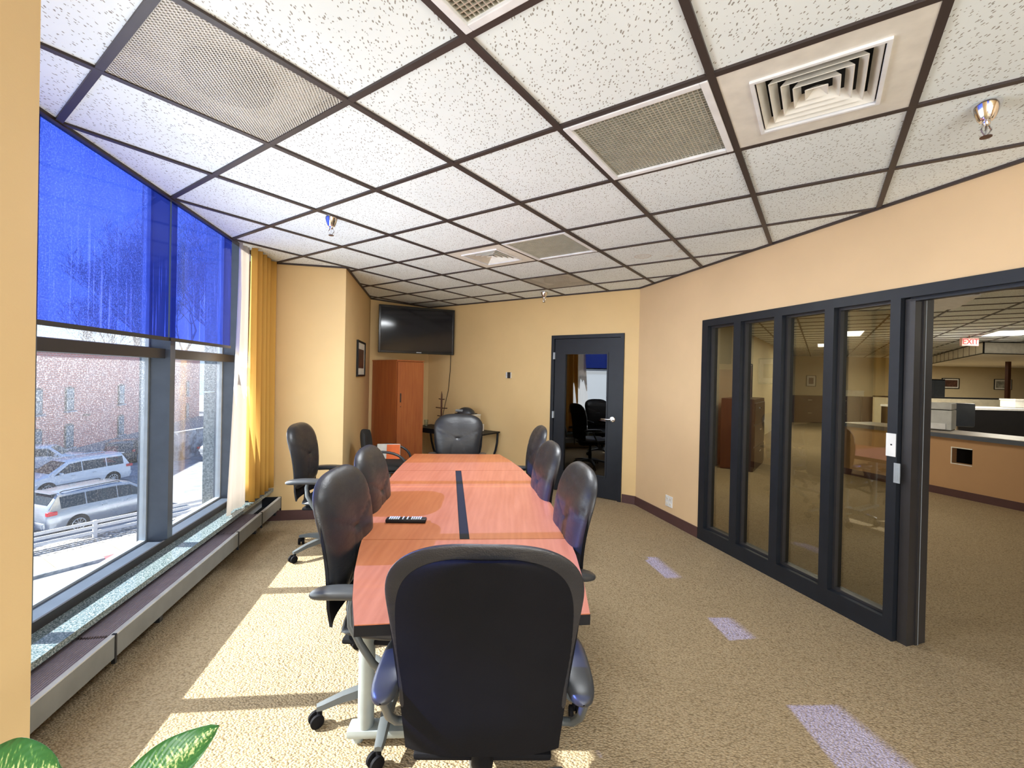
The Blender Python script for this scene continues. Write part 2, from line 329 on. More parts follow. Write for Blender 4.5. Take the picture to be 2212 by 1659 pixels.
def thing(name, label, cat, loc=(0, 0, 0), rz=0, group=None):
    o = bpy.data.objects.new(name, None); o.empty_display_size = .1; C.objects.link(o); o.location = loc; o.rotation_euler = (0, 0, rz)
    return tag(o, label, cat, group)
def struct(name, b, mat, label, parent=None, smooth=False, cat='structure'):
    o = obj(name, b, mat, parent, smooth)
    if not parent: tag(o, label, cat, None, 'structure')
    return o
def sempty(name, label, cat='structure'):
    o = bpy.data.objects.new(name, None); C.objects.link(o); return tag(o, label, cat, None, 'structure')
def dup(o, parent=None):
    c = o.copy(); C.objects.link(c); c.parent = parent
    for ch in list(o.children): dup(ch, c)
    return c
def wallseg(b, p, q, z0, z1, th):     # th>0: thickness to the right-hand side of p->q
    p = Vector(p[:2]); q = Vector(q[:2]); d = (q-p).normalized(); n = Vector((d.y, -d.x))*th
    b.prism([p, q, q+n, p+n], z0, z1)
def V2(x, y): return Vector((x, y))

# ---------------------------------------------------------------- plan of the room
S0, PIL0, PIL1 = V2(-1.83, .86), V2(-2.474, 4.42), V2(-1.73, 4.571)
C1, C2, K = V2(-2.078, 6.458), V2(-1.359, 7.19), V2(1.501, 5.28)
RB, LB = V2(3.846, -3.0), V2(-1.134, -3.0)
NB0, NB1, NB2 = V2(-1.49, -1.04), V2(-.725, -.9), V2(-1.075, 1.0)
ROOM = [S0, PIL0, PIL1, C1, C2, K, RB, LB, NB0, NB1, NB2]
OFFICE = [V2(1.66, 5.22), V2(11.8, 18.6), V2(26, 18.6), V2(26, -3.0), V2(4.0, -3.0)]
wd = V2(-.1778, .984).normalized(); wn = V2(wd.y, -wd.x)            # along the window wall, and into the room
rd = (RB-K).normalized(); rn = V2(rd.y, -rd.x)                        # along the right wall (towards the camera), into the room
if rn.x > 0: rn = -rn
def wp(y, off=0):                                                     # point on the shade line at ordinate y
    return V2(-2.017-.1807*(y-1.889), y) + wn*off

floor_ = struct('floor', B().box((0,0,-50),(.01,.01,.01)), 'carpet', 'tan looped carpet running through both rooms', cat='floor')
b = B(); b.prism([wp(-3.2, -.30), wp(4.6, -.30), V2(-2.75, 6.5), V2(-2.75, 18.75), V2(26, 18.75), V2(26, -3.2), V2(wp(-3.2, -.3).x, -3.2)], -.1, 0); b.bm.to_mesh(floor_.data); b.bm.free()
# bay side cuts: floor also covers the strip under the window
# walls
b = B(); wallseg(b, PIL0+V2(-.35, -.07), PIL1, 0, CH, -.05); w = struct('wall_pillar_front', b, 'wall', 'tan wall of the far pillar facing the viewer beside the curtain', cat='wall')
b = B(); b.prism([PIL0+V2(-.35, -.02), PIL1+V2(-.002, .01), C1+V2(-.002, 0), C1+V2(-.6, -.1)], 0, CH); struct('wall_pillar_side', b, 'wall', 'tan pillar side wall with the small framed picture', cat='wall')
b = B(); wallseg(b, C1, C2, 0, CH, -.12); struct('wall_corner', b, 'wall', 'angled tan wall behind the television and the wooden cabinet', cat='wall')
kb = (K-C2).normalized(); kn = V2(kb.y, -kb.x)                        # kn points into the room (towards -y)
def bw(t, off=0): return C2 + kb*t + kn*off
LEN = (K-C2).length
dx0 = (V2(.526, 5.931)-C2).dot(kb); dx1 = (V2(1.356, 5.377)-C2).dot(kb)
b = B(); wallseg(b, bw(0), bw(dx0), 0, CH, -.12); wallseg(b, bw(dx1), bw(LEN+.03), 0, CH, -.12); wallseg(b, bw(dx0), bw(dx1), 2.05, CH, -.12)
struct('wall_back', b, 'wall', 'tan end wall with the black glazed door', cat='wall')
def rw(t, off=0): return K + rd*t + rn*off
t_l = (V2(1.803, 4.214)-K).dot(rd)
def rt_(x, y): return (V2(x, y)-K).dot(rd)
b = B(); wallseg(b, rw(0), rw(t_l), 0, CH, -.12 if (Vector((rd.y, -rd.x))-rn).length < 1 else .12)
sgn = -1 if (V2(rd.y, -rd.x)-rn).length < 1 else 1
T_END = 5.0
wallseg(b, rw(t_l), rw(T_END), 2.062, CH, .12*sgn); wallseg(b, rw(T_END), rw((RB-K).length), 0, CH, .12*sgn)
struct('wall_right', b, 'wall_r', 'peach wall above and beside the black glass partition', cat='wall')
b = B(); wallseg(b, RB+V2(.2, 0), LB+V2(-.4, 0), 0, CH, .12); struct('wall_rear', b, 'wall', 'tan wall behind the viewer', cat='wall')
b = B(); b.prism([NB2, NB1, NB0+V2(-.36, -.065), S0+V2(-.36, -.065)], 0, CH); struct('wall_near_pillar', b, 'wall', 'tan pillar edge close to the viewer beside the window', cat='wall')
# low wall under windows and the shade pocket above
for i, (ya, yb) in enumerate([(.82, 4.48), (-3.1, -.98)]):
    b = B(); a, c = wp(ya, -.06), wp(yb, -.06); b.prism([a, c, c-wn*.25, a-wn*.25], 0, .30)
    struct('wall_left' if i == 0 else 'wall_left_rear', b, 'wall', 'low wall under the window%s' % ('' if i == 0 else ' behind the viewer'), cat='wall')
    b = B(); a, c = wp(ya, -.015), wp(yb, -.015); b.prism([a, c, c-wn*.02, a-wn*.02], CH, 2.86); b.prism([a, c, c-wn*.24, a-wn*.24], 2.84, 2.9)
    struct('trim_%d' % (1+i), b, 'frame', 'shade pocket above the window%s' % ('' if i == 0 else ' behind the viewer'), cat='trim')
# baseboards
def baseb(name, segs, label):
    b = B()
    for p, q, n in segs:
        p, q, n = Vector(p), Vector(q), Vector(n); b.prism([p, q, q+n*.012, p+n*.012], 0, .10)
    struct(name, b, 'base', label, cat='baseboard')
pn = V2(.195, -.981)
baseb('baseboard_pillar', [(PIL0+V2(.05, .01), PIL1, pn), (PIL1, C1, V2(.984, .18))], 'maroon baseboard along the far pillar')
baseb('baseboard_back', [(bw(0), bw(dx0-.01), kn), (bw(dx1+.01), bw(LEN), kn)], 'maroon baseboard along the end wall')
baseb('baseboard_right', [(rw(0), rw(t_l), rn)], 'maroon baseboard below the wall outlet')

# ---------------------------------------------------------------- ceiling: backing, tiles and grid bars
GT = .6096; th = -.60686; gox, goy = -.01752, .56713
cth, sth = math.cos(th), math.sin(th)
def gp(a, b_): return V2(gox - cth*a*GT - sth*b_*GT, goy - sth*a*GT + cth*b_*GT)
def clip(subj, clp):
    def area_(P): return sum(P[i].x*P[(i+1) % len(P)].y-P[(i+1) % len(P)].x*P[i].y for i in range(len(P)))
    if area_(clp) < 0: clp = clp[::-1]
    out = list(subj)
    for i in range(len(clp)):
        a, b_ = clp[i], clp[(i+1) % len(clp)]; inp = out; out = []
        if not inp: return []
        side = lambda p: (b_.x-a.x)*(p.y-a.y)-(b_.y-a.y)*(p.x-a.x)
        for k in range(len(inp)):
            p, q = inp[k-1], inp[k]; sp, sq = side(p), side(q)
            if sq >= 0:
                if sp < 0: out.append(p+(q-p)*(sp/(sp-sq)))
                out.append(q)
            elif sp >= 0: out.append(p+(q-p)*(sp/(sp-sq)))
    r = []
    for p in out:
        if not r or (p-r[-1]).length > 1e-4: r.append(p)
    if len(r) > 1 and (r[0]-r[-1]).length < 1e-4: r.pop()
    if len(r) < 3 or abs(area_(r)) < 8e-4: return []
    return r
ceil = struct('ceiling', B().box((11.4, 7.2, CH+.10), (28.4, 25, .08)), 'void', 'suspended ceiling of white fissured tiles in a dark grid', cat='ceiling')
# trim the backing so it does not close the window pocket
bmx = bmesh.new(); bmx.from_mesh(ceil.data); bmx.clear()
pts = [wp(-3.1, -.01), wp(4.48, -.01), V2(-2.75, 6.5), V2(-2.75, 18.75), V2(26, 18.75), V2(26, -3.2), V2(wp(-3.1).x, -3.2)]
tb = B(); tb.prism(pts, CH+.05, CH+.12); tb.bm.to_mesh(ceil.data); tb.bm.free(); bmx.free()
SPECIAL = {(0, 2): 'light', (0, 0): 'light', (2, 4): 'light', (-1, 2): 'diffuser', (3, 4): 'diffuser', (2, 0): 'perf', (3, 6): 'perf'}
stainm = tile_mat('stained acoustic tile', [(1.135, 3.93, .095), (1.42, 3.72, .07), (1.50, 3.80, .05), (1.36, 3.90, .05)])
stains = set()
full_tile = None
def add_tile(name, P, parent, mat='tile', proud=0):
    c = sum(P, V2(0, 0))/len(P); q = [c+(p-c)*.9985 for p in P]
    b = B(); b.prism(q, CH+.004, CH+.02); return obj(name, b, mat, parent)
offcells = []
for a in range(-45, 12):
    for b_ in range(-12, 45):
        cell = [gp(a, b_), gp(a+1, b_), gp(a+1, b_+1), gp(a, b_+1)]
        ctr = (cell[0]+cell[2])/2
        if -6 < ctr.x < 5 and -4 < ctr.y < 8:
            if (a, b_) not in SPECIAL:
                P = clip(ROOM, cell)
                if P and ctr.y > -1.2:
                    mt = 'tile'
                    for (x, y) in ((1.135, 3.93), (1.42, 3.72), (1.50, 3.80)):
                        lx = (V2(x, y)-gp(a, b_)).dot((gp(a+1, b_)-gp(a, b_))/GT)/GT; ly = (V2(x, y)-gp(a, b_)).dot((gp(a, b_+1)-gp(a, b_))/GT)/GT
                        if -.1 <= lx <= 1.1 and -.1 <= ly <= 1.1: mt = stainm
                    add_tile('ceiling_tile', P, ceil, mt)
                elif P: add_tile('ceiling_tile', P, ceil)
        if ctr.x > 1.5 and (a, b_) not in ():
            P = clip(OFFICE, cell)
            if P: offcells.append((ctr.length, ctr, P))
offcells.sort(key=lambda t: t[0])
vis = [t for t in offcells if t[1].y > 3.5 and .38 < t[1].x/t[1].y < 1.35]
near = vis[:170]; ids = {id(t) for t in near}
for t in near:
    o = add_tile('ceiling_tile', t[2], ceil)
b = B()
for t in offcells:
    if id(t) not in ids:
        P = t[2]; c = t[1]; b.prism([c+(p-c)*.97 for p in P], CH+.004, CH+.02)
o = obj('tile_field', b, 'tile', ceil); o['kind'] = 'stuff'
BWD = .013
def add_bar(p, q, poly, z0=CH-.006):
    d = (q-p).normalized(); n = V2(-d.y, d.x)*BWD
    P = clip(poly, [p-n, q-n, q+n, p+n])
    if P:
        b = B(); b.prism(P, z0, CH+.03); obj('grid_bar', b, 'gridb', ceil)
for k in range(-8, 13):
    add_bar(gp(k, -14), gp(k, 16), ROOM); add_bar(gp(-12, k), gp(14, k), ROOM, CH-.0055)
for k in range(-34, 6): add_bar(gp(k, -12), gp(k, 46), OFFICE)
for k in range(-12, 36): add_bar(gp(-48, k), gp(10, k), OFFICE, CH-.0055)
b = B(); nR = len(ROOM)
ctrR = V2(0.2, 2.5)
for i in range(nR):
    p, q = ROOM[i], ROOM[(i+1) % nR]; d = (q-p).normalized(); n = V2(d.y, -d.x)
    if (V2(p.x, p.y)+(q-p)*.5+n*.05 - p).dot(n) < 0: n = -n
    b.prism([p, q, q+n*.018, p+n*.018], CH-.012, CH+.02)
obj('wall_angle', b, 'gridb', ceil)

def cellframe(a, b_):
    c = (gp(a, b_)+gp(a+1, b_+1))/2; return (c.x, c.y, CH)
HG = GT/2-.0135
def make_light(loc):
    t = thing('ceiling_light', '', 'ceiling light', loc, th)
    b = B()
    for s in (-1, 1):
        b.box((s*(HG-.014), 0, -.002), (.028, 2*HG, .016), bev=.003); b.box((0, s*(HG-.014), -.002), (2*HG-.056, .028, .016), bev=.003)
    obj('frame', b, 'purewhite', t)
    obj('housing', B().box((0, 0, .035), (2*HG-.04, 2*HG-.04, .006)), 'silver', t)
    b = B(); n = 30; w = 2*HG-.056
    for i in range(n+1):
        x = -w/2+w*i/n; b.box((x, 0, .008), (.0035, w, .014)); b.box((0, x, .008), (w, .0035, .014))
    o = obj('louver', b, 'silver', t); o['kind'] = 'stuff'
    return t
def make_diffuser(loc):
    t = thing('air_diffuser', '', 'air vent', loc, th); w = HG; h = .185
    b = B()
    for s in (-1, 1):
        b.box((s*(w+h)/2, 0, .002), (w-h, 2*w, .01)); b.box((0, s*(w+h)/2, .002), (2*h, w-h, .01))
    obj('panel', b, 'white', t)
    b = B()
    for s in (-1, 1): b.box((s*(h+.006), 0, -.006), (.014, 2*h+.026, .012), bev=.002); b.box((0, s*(h+.006), -.006), (2*h, .014, .012), bev=.002)
    obj('flange', b, 'purewhite', t)
    obj('duct', B().box((0, 0, .09), (2*h, 2*h, .01)), 'void', t)
    for k in range(5):
        r0 = .178-k*.036; b = B(); r1 = r0-.022; z0, z1 = -.004, .032
        if k == 4: r1 = .002
        o = [(-r0, -r0), (r0, -r0), (r0, r0), (-r0, r0)]; i_ = [(-r1, -r1), (r1, -r1), (r1, r1), (-r1, r1)]
        zi = z1 if k < 4 else .02
        for j in range(4):
            p, q = o[j], o[(j+1) % 4]; p1, q1 = i_[j], i_[(j+1) % 4]
            b.slab([(*p, z0), (*q, z0), (*q1, zi), (*p1, zi)], .0025)
        obj('louver', b, 'white', t)
    return t
def make_perf(loc, big=True):
    t = thing('air_return', '', 'air vent', loc, th)
    obj('face_plate', B().box((0, 0, 0), (2*HG, 2*HG, .003)), 'perf', t)
    obj('back_box', B().box((0, 0, .045), (2*HG, 2*HG, .004)), 'white', t)
    obj('duct_collar', B().lathe([(.15, .0), (.15, .036)], (0, 0, .004), 32), 'void', t)
    return t
l1 = make_light(cellframe(0, 2)); tag(l1, 'unlit silver ceiling light between the ceiling tiles beside the square air diffuser nearer the viewer')
for (c, lb) in (((0, 0), 'unlit ceiling light cut off by the top edge of the picture'), ((2, 4), 'unlit ceiling light beside the square diffuser that is over the far end of the table')):
    o = dup(l1); o.location = cellframe(*c); o['label'] = lb
d1 = make_diffuser(cellframe(-1, 2)); d1['label'] = 'large white square air diffuser with nested louvers close to the glass partition'
o = dup(d1); o.location = cellframe(3, 4); o['label'] = 'white square air diffuser over the far end of the table'
p1 = make_perf(cellframe(2, 0)); p1['label'] = 'perforated return grille with a dark round duct near the window'
o = dup(p1); o.location = cellframe(3, 6); o['label'] = 'perforated return grille near the end wall, far from the viewer'

# sprinklers
def sprinkler(loc):
    t = thing('sprinkler', '', 'sprinkler', loc)
    obj('escutcheon', B().lathe([(.044, 0), (.042, -.012), (.026, -.055), (.020, -.062), (.012, -.062)], seg=24), 'chrome', t, True)
    b = B().lathe([(.012, -.05), (.012, -.075), (.008, -.08)], seg=12); b.tube([(-.01, 0, -.078), (-.02, 0, -.095), (-.004, 0, -.12)], .003, 6); b.tube([(.01, 0, -.078), (.02, 0, -.095), (.004, 0, -.12)], .003, 6)
    b.tube([(0, 0, -.078), (0, 0, -.118)], .004, 6); obj('head', b, 'chrome', t, True)
    obj('deflector', B().lathe([(.004, -.12), (.018, -.122), (.018, -.125), (.004, -.125)], seg=12), 'bronze', t)
    return t
s1 = sprinkler((-1.283, 3.10, CH)); s1['label'] = 'chrome ceiling sprinkler near the window side of the ceiling'
for (x, y, lb) in ((.39, 5.70, 'small chrome sprinkler hanging by the end wall above the thermostat'), (1.79, 1.70, 'chrome sprinkler by the wall above the open doorway of the partition')):
    o = dup(s1); o.location = (x, y, CH); o['label'] = lb

# ---------------------------------------------------------------- window: frame, mullions, glass, sill, heater, shades, curtains
GOFF = -.20
def wbox(b, y0, y1, o0, o1, z0, z1):
    a0, a1, c1, c0 = wp(y0, o0), wp(y0, o1), wp(y1, o1), wp(y1, o0); b.prism([a0, a1, c1, c0], z0, z1)
def bay(idx, y0, y1, muls, desc):
    w = sempty('window_%d' % idx, 'tall aluminium framed window bay %s' % desc, 'window')
    b = B(); wbox(b, y0, y1, GOFF-.04, GOFF+.13, .28, .362); obj('bottom_rail', b, 'slate', w)
    b = B(); wbox(b, y0, y1, GOFF+.13, GOFF+.142, .30, .372); obj('rail_edge', b, 'frame', w)
    b = B(); wbox(b, y0, y1, GOFF-.03, GOFF+.11, 1.572, 1.634); obj('transom', b, 'frame', w)
    b = B(); wbox(b, y0, y1, GOFF-.04, GOFF+.03, 2.80, 2.86); obj('head_rail', b, 'slate', w)
    for m_ in muls:
        b = B(); wbox(b, m_-.028, m_+.028, GOFF-.04, GOFF+.14, .30, 2.85); obj('mullion', b, 'slate', w)
    ys = [y0]+list(muls)+[y1]
    for i in range(len(ys)-1):
        for z0, z1 in ((.36, 1.575), (1.63, 2.80)):
            if ys[i+1]-ys[i] < .15: continue
            b = B(); wbox(b, ys[i]+.02, ys[i+1]-.02, GOFF-.003, GOFF+.003, z0, z1); o = obj('pane', b, 'glass', w)
            b = B()
            for q in (ys[i]+.028, ys[i+1]-.042): wbox(b, q, q+.014, GOFF-.02, GOFF+.02, z0, z1)
            wbox(b, ys[i]+.028, ys[i+1]-.028, GOFF-.02, GOFF+.02, z0, z0+.014)
            obj('glazing_bead', b, 'lightal', w)
    return w
bay(1, .80, 4.45, [1.93, 2.98, 4.0], 'looking over the car park')
bay(2, -3.1, -1.0, [-2.1], 'behind the viewer')
def gran(y0, y1, label):
    b = B(); a0, a1, c1, c0 = wp(y0, GOFF+.142), wp(y0, 0), wp(y1, 0), wp(y1, GOFF+.142)
    F0 = lambda y: V2(-1.88-.18*(y-1.738), y)
    b.prism([a0, F0(y0), F0(y1), c0], .295, .325); return struct('window_sill', b, 'granite', label, cat='sill')
gran(.84, 4.44, 'polished speckled granite window sill above the heater')
# heater
def hf(y, off=0): return V2(-1.77-.187*(y-1.638), y) + V2(-.984, -.18)*off
def convector(segs, label, ends):
    t = thing('baseboard_heater', label, 'heater', (0, 0, 0))
    for (y0, y1, cover) in segs:
        b = B(); b.prism([hf(y0), hf(y1), hf(y1, .012), hf(y0, .012)], .128, .232); obj('front_panel', b, 'heater', t)
        b = B(); b.prism([hf(y0), hf(y1), hf(y1, .022), hf(y0, .022)], .230, .238); obj('front_lip', b, 'lip', t)
        b = B(); b.prism([hf(y0, .175), hf(y1, .175), hf(y1, .20), hf(y0, .20)], .10, .238); obj('back_lip', b, 'lip', t)
        b = B(); b.prism([hf(y0, .01), hf(y1, .01), hf(y1, .19), hf(y0, .19)], .13, .14); obj('pan', b, 'void', t)
        if cover:
            n = 13
            for k in range(n):
                o0 = .030+k*.0112; b = B(); b.prism([hf(y0+.01, o0), hf(y1-.01, o0), hf(y1-.01, o0+.0045), hf(y0+.01, o0+.0045)], .215, .230); obj('grille_bar', b, 'grille', t)
            b = B(); y = y0+.05
            while y < y1: b.prism([hf(y, .025), hf(y+.006, .025), hf(y+.006, .175), hf(y, .175)], .205, .214); y += .12
            o = obj('grille_cross_bars', b, 'grille', t); o['kind'] = 'stuff'
        b = B(); yb = y0+.35
        b.prism([hf(yb, .002), hf(yb+.03, .002), hf(yb+.03, .05), hf(yb, .05)], .095, .13); obj('bracket', b, 'black', t)
        b = B(); b.prism([hf(y1-.006, -.003), hf(y1+.006, -.003), hf(y1+.006, .014), hf(y1-.006, .014)], .10, .24); obj('joint_clip', b, 'black', t)
    for y in ends:
        b = B(); b.prism([hf(y, 0), hf(y+.012, 0), hf(y+.012, .2), hf(y, .2)], .125, .238); obj('end_cap', b, 'black', t)
convector([(.86, 2.10, True), (2.10, 3.46, True), (3.46, 3.95, True), (3.95, 4.46, False)], 'long grey baseboard heater with slotted top under the window', [4.448])
# shades
def shade(y0, y1, label, off=-.02):
    t = thing('window_shade', label, 'window shade', (0, 0, 0))
    b = B(); a, c = wp(y0, off), wp(y1, off)
    b.slab([(a.x, a.y, 1.70), (c.x, c.y, 1.70), (c.x, c.y, CH+.03), (a.x, a.y, CH+.03)], .0006); obj('film', b, 'film', t)
    b = B(); wbox(b, y0, y1, off-.006, off+.008, 1.682, 1.704); obj('bottom_bar', b, 'frame', t)
shade(.86, 2.845, 'wide blue film roller shade over the upper window, beside the near pillar')
shade(2.850, 3.70, 'narrow blue film roller shade between the mullion and the curtain', -.012)
shade(-3.0, -1.05, 'blue film roller shade on the window behind the viewer')
# curtains
def curtain(name, label, cat, y0, y1, z0, mat, waves, amp, flare, off, parent=None):
    b = B()
    def f(u, v):
        z = z0+(CH-.01-z0)*v; k = (1-v)**1.5
        y = y0+(y1-y0)*u - flare*k*(1-u)
        o = off+amp*(1+.5*k)*math.sin(2*PI*waves*u+.8*math.sin(5*u)+.4*(1-v)) + .008*math.sin(13*u*waves)
        p = wp(y, o); return (p.x, p.y, z)
    b.grid(f, int(waves*14), 14); o = obj(name, b, mat, None, True)
    m = o.modifiers.new('s', 'SOLIDIFY'); m.thickness = .002
    tag(o, label, cat); return o
curtain('sheer_curtain', 'sheer white inner curtain hanging at the window edge beside the gold curtain', 'curtain', 3.69, 3.86, .335, 'sheer', 1.5, .012, .17, .05)
curtain('curtain', 'gold pleated curtain gathered against the far pillar', 'curtain', 3.85, 4.40, .36, 'curtain', 5, .038, .03, .085)
curtain('curtain', 'gold pleated curtain at the window behind the viewer', 'curtain', -1.5, -1.08, .30, 'curtain', 5, .028, .03, .085)

# exterior granite fin by the window end
b = B()
t = sempty('trim_3', 'grey granite pier outside the window end', 'trim')
for k in range(8):
    z0 = -5.6+k*1.15; b = B(); a, c = wp(4.03, GOFF-.045), wp(4.7, GOFF-.045); b.prism([a, c, c-wn*.11, a-wn*.11], z0+.006, z0+1.144); obj('stone_block', b, 'granite2', t)

# ---------------------------------------------------------------- door in the end wall
D = sempty('door_1', 'black door with a tall glass pane in the end wall', 'door')
def bb(b, t0, t1, o0, o1, z0, z1): b.prism([bw(t0, o0), bw(t1, o0), bw(t1, o1), bw(t0, o1)], z0, z1)
b = B(); fw = .045; bb(b, dx0, dx0+fw, -.1, .018, 0, 2.05); bb(b, dx1-fw, dx1, -.1, .018, 0, 2.05); bb(b, dx0+fw, dx1-fw, -.1, .018, 2.005, 2.05); obj('door_frame', b, 'black', D)
leafo = sempty('x', ''); bpy.data.objects.remove(leafo)
g0 = (V2(.697, 5.817)-C2).dot(kb); g1 = (V2(1.175, 5.498)-C2).dot(kb)
b = B(); a0, a1 = dx0+fw+.004, dx1-fw-.004
bb(b, a0, g0, -.045, 0, .01, 2.0); bb(b, g1, a1, -.045, 0, .01, 2.0); bb(b, g0, g1, -.045, 0, 1.80, 2.0); bb(b, g0, g1, -.045, 0, .01, .275)
leafo = obj('door_leaf', b, 'black', D)
b = B(); m_ = .018
bb(b, g0-m_, g0, 0, .008, .275-m_, 1.80+m_); bb(b, g1, g1+m_, 0, .008, .275-m_, 1.80+m_); bb(b, g0, g1, 0, .008, 1.80, 1.80+m_); bb(b, g0, g1, 0, .008, .275-m_, .275); obj('glazing_bead', b, 'black', leafo)
b = B(); bb(b, g0, g1, -.024, -.018, .275, 1.80); obj('pane', b, 'dglass', leafo)
lp = (V2(1.246, 5.451)-C2).dot(kb); hp = bw(lp, .004)
b = B(); b.lathe([(.036, 0), (.036, .006), (.03, .012), (.012, .014), (.012, .045)], seg=24)
b.tube([(0, 0, .045), (-.03, 0, .052), (-.12, .0, .052), (-.13, 0, .045)], [.011, .011, .009, .008], 10)
h = obj('door_handle', b, 'chrome', leafo, True)
yaw = math.atan2(kb.y, kb.x)
h.matrix_world = Matrix.Translation((hp.x, hp.y, .994)) @ Matrix.Rotation(yaw, 4, 'Z') @ Matrix.Rotation(PI/2, 4, 'X')
for z in (1.78, 1.0, .2):
    b = B(); bb(b, dx0+fw-.012, dx0+fw+.012, .0, .024, z-.045, z+.045); obj('hinge', b, 'lightal', D)
# thermostat
t = thing('thermostat', 'small white thermostat with a dark cover on the end wall', 'thermostat', (*bw((V2(-.04, 6.31)-C2).dot(kb)), 1.51), yaw)
obj('case', B().box((0, -.014, 0), (.085, .028, .085), bev=.006), 'purewhite', t); obj('cover', B().box((.014, -.030, 0), (.052, .006, .085), bev=.002), 'frame', t)
b = B()
for k in range(5): b.box((-.024, -.029, -.03+k*.015), (.03, .003, .005))
obj('louver', b, 'grey', t)
# outlet
oc = rw(rt_(1.68, 4.65), 0); t = thing('wall_outlet', 'white quad wall outlet low on the wall beside the partition', 'outlet', (*oc, .222), math.atan2(rd.y, rd.x)+PI)
obj('plate', B().box((0, .004*1, 0), (.115, .008, .115), bev=.003), 'purewhite', t)
for x in (-.027, .027):
    for z in (-.027, .027): obj('socket', B().box((x, .009, z), (.033, .004, .028), bev=.004), 'white', t)
if (Matrix.Rotation(t.rotation_euler.z, 2) @ Vector((0, 1))).dot(rn) < 0: t.rotation_euler.z += PI

# ---------------------------------------------------------------- glass partition and opening
Dp = sempty('door_2', 'black framed glass partition with four panes and an open doorway', 'door')
def rb(b, t0, t1, o0, o1, z0, z1): b.prism([rw(t0, o0), rw(t1, o0), rw(t1, o1), rw(t0, o1)], z0, z1)
def rtp(px_):   # wall parameter seen at this bearing on the wall top line
    k = (px_-1106)/FPX; k = (k + ROLL*-.12)   # small tilt correction at the frame top
    # K + rd t : x = k*y
    return (k*K.y-K.x)/(rd.x-k*rd.y)
E = [(1519, 1531), (1587, 1602), (1674, 1691), (1783, 1803), (1925, 1947)]
TE = [(rtp(a), rtp(c)) for a, c in E]
tL = TE[0][0]; tR = TE[-1][1]
b = B(); rb(b, tL, tR, -.10, .012, 2.005, 2.068); rb(b, tL, tR, -.10, .012, 0, .12); obj('partition_rail', b, 'black', Dp)
for i, (a, c) in enumerate(TE):
    b = B(); rb(b, a, c, -.10, .012, .12, 2.005); obj('mullion', b, 'black', Dp)
for i in range(4):
    a, c = TE[i][1], TE[i+1][0]
    b = B(); s_ = .016; rb(b, a, a+s_, -.09, -.03, .12, 2.005); rb(b, c-s_, c, -.09, -.03, .12, 2.005); rb(b, a+s_, c-s_, -.09, -.03, .12, .12+s_); rb(b, a+s_, c-s_, -.09, -.03, 2.005-s_, 2.005); obj('glazing_bead', b, 'frame', Dp)
    b = B(); rb(b, a+s_/2, c-s_/2, -.063, -.057, .128, 1.998); obj('pane', b, 'oglass', Dp)
b = B(); rb(b, tR, T_END+.02, -.12, .012, 2.005, 2.068); rb(b, tR+.03, T_END, -.07, -.02, 1.985, 2.005); obj('header', b, 'black', Dp)
b = B(); rb(b, tR+.004, tR+.055, -.17, -.02, 0, 2.0); rb(b, tR+.055, tR+.062, -.11, -.08, 0, 2.0); obj('sliding_door_edge', b, 'frame', Dp)
b = B(); rb(b, tR+.0622, tR+.0635, -.10, -.097, .0, 2.0); obj('door_seal', b, 'lightal', Dp)
b = B(); pm = (TE[-1][0]+TE[-1][1])/2; rb(b, pm-.03, pm+.022, .012, .016, 1.08, 1.215); obj('strike_plate', b, 'purewhite', Dp)
b = B(); rb(b, pm-.004, pm+.004, .0155, .019, 1.145, 1.153); obj('keyhole', b, 'black', Dp)
b = B(); rb(b, tR-.012, tR+.02, .010, .016, .93, 1.045); rb(b, tR+.004, tR+.012, .016, .020, .95, 1.02); obj('latch', b, 'lightal', Dp)
b = B(); rb(b, T_END-.05, T_END, -.12, .012, 0, 2.005); obj('jamb', b, 'black', Dp)

# ---------------------------------------------------------------- conference table
ZT = .74
Lf = [(-.463, 1.342), (-.525, 1.50), (-.59, 1.70), (-.650, 1.93), (-.715, 2.22), (-.774, 2.52), (-.83, 2.85), (-.868, 3.15), (-.893, 3.45), (-.912, 3.80), (-.915, 4.23)]
Rf = [(.270, 1.437), (.285, 1.65), (.292, 1.90), (.286, 2.13), (.272, 2.43), (.245, 2.75), (.205, 3.05), (.155, 3.35), (.09, 3.68), (.0, 4.0), (-.105, 4.30)]
def interp(P, s):
    for i in range(len(P)-1):
        if P[i][1] <= s <= P[i+1][1]:
            k = (s-P[i][1])/(P[i+1][1]-P[i][1]); return V2(P[i][0]+(P[i+1][0]-P[i][0])*k, s)
    return V2(*P[0]) if s < P[0][1] else V2(*P[-1])
T = thing('conference_table', 'boat shaped cherry conference table with black edge and cable slot', 'table', (-.3, 2.8, 0))
def tl(o): o.location = Vector((.3, -2.8, 0)); return o
ax = (V2(-.51, 4.265)-V2(-.096, 1.39)).normalized(); axn = V2(ax.y, -ax.x)
# four leaf sections; seams across at the two measured lines
seamA = (V2(-.661, 2.03), V2(.286, 2.10)); seamB = (V2(-.883, 3.486), V2(.11, 3.59))
def chain(P, y0, y1):
    r = [interp(P, y0)]; r += [V2(*p) for p in P if y0 < p[1] < y1]; r.append(interp(P, y1)); return r
g = .0022
def section(lo_l, hi_l, lo_r, hi_r): return chain(Lf, lo_l, hi_l) + chain(Rf, lo_r, hi_r)[::-1]
slot0, slot1 = V2(-.205, 2.065), V2(-.412, 3.535)
secs = []
secs.append(section(1.342, 2.03-g, 1.437, 2.10-g))
secs.append(section(3.486+g, 4.23, 3.59+g, 4.30))
sw = .023
mL = chain(Lf, 2.03+g, 3.486-g); mR = chain(Rf, 2.10+g, 3.59-g)
def onseam(S, x, dy): k = (x-S[0].x)/(S[1].x-S[0].x); return V2(x, S[0].y+(S[1].y-S[0].y)*k+dy)
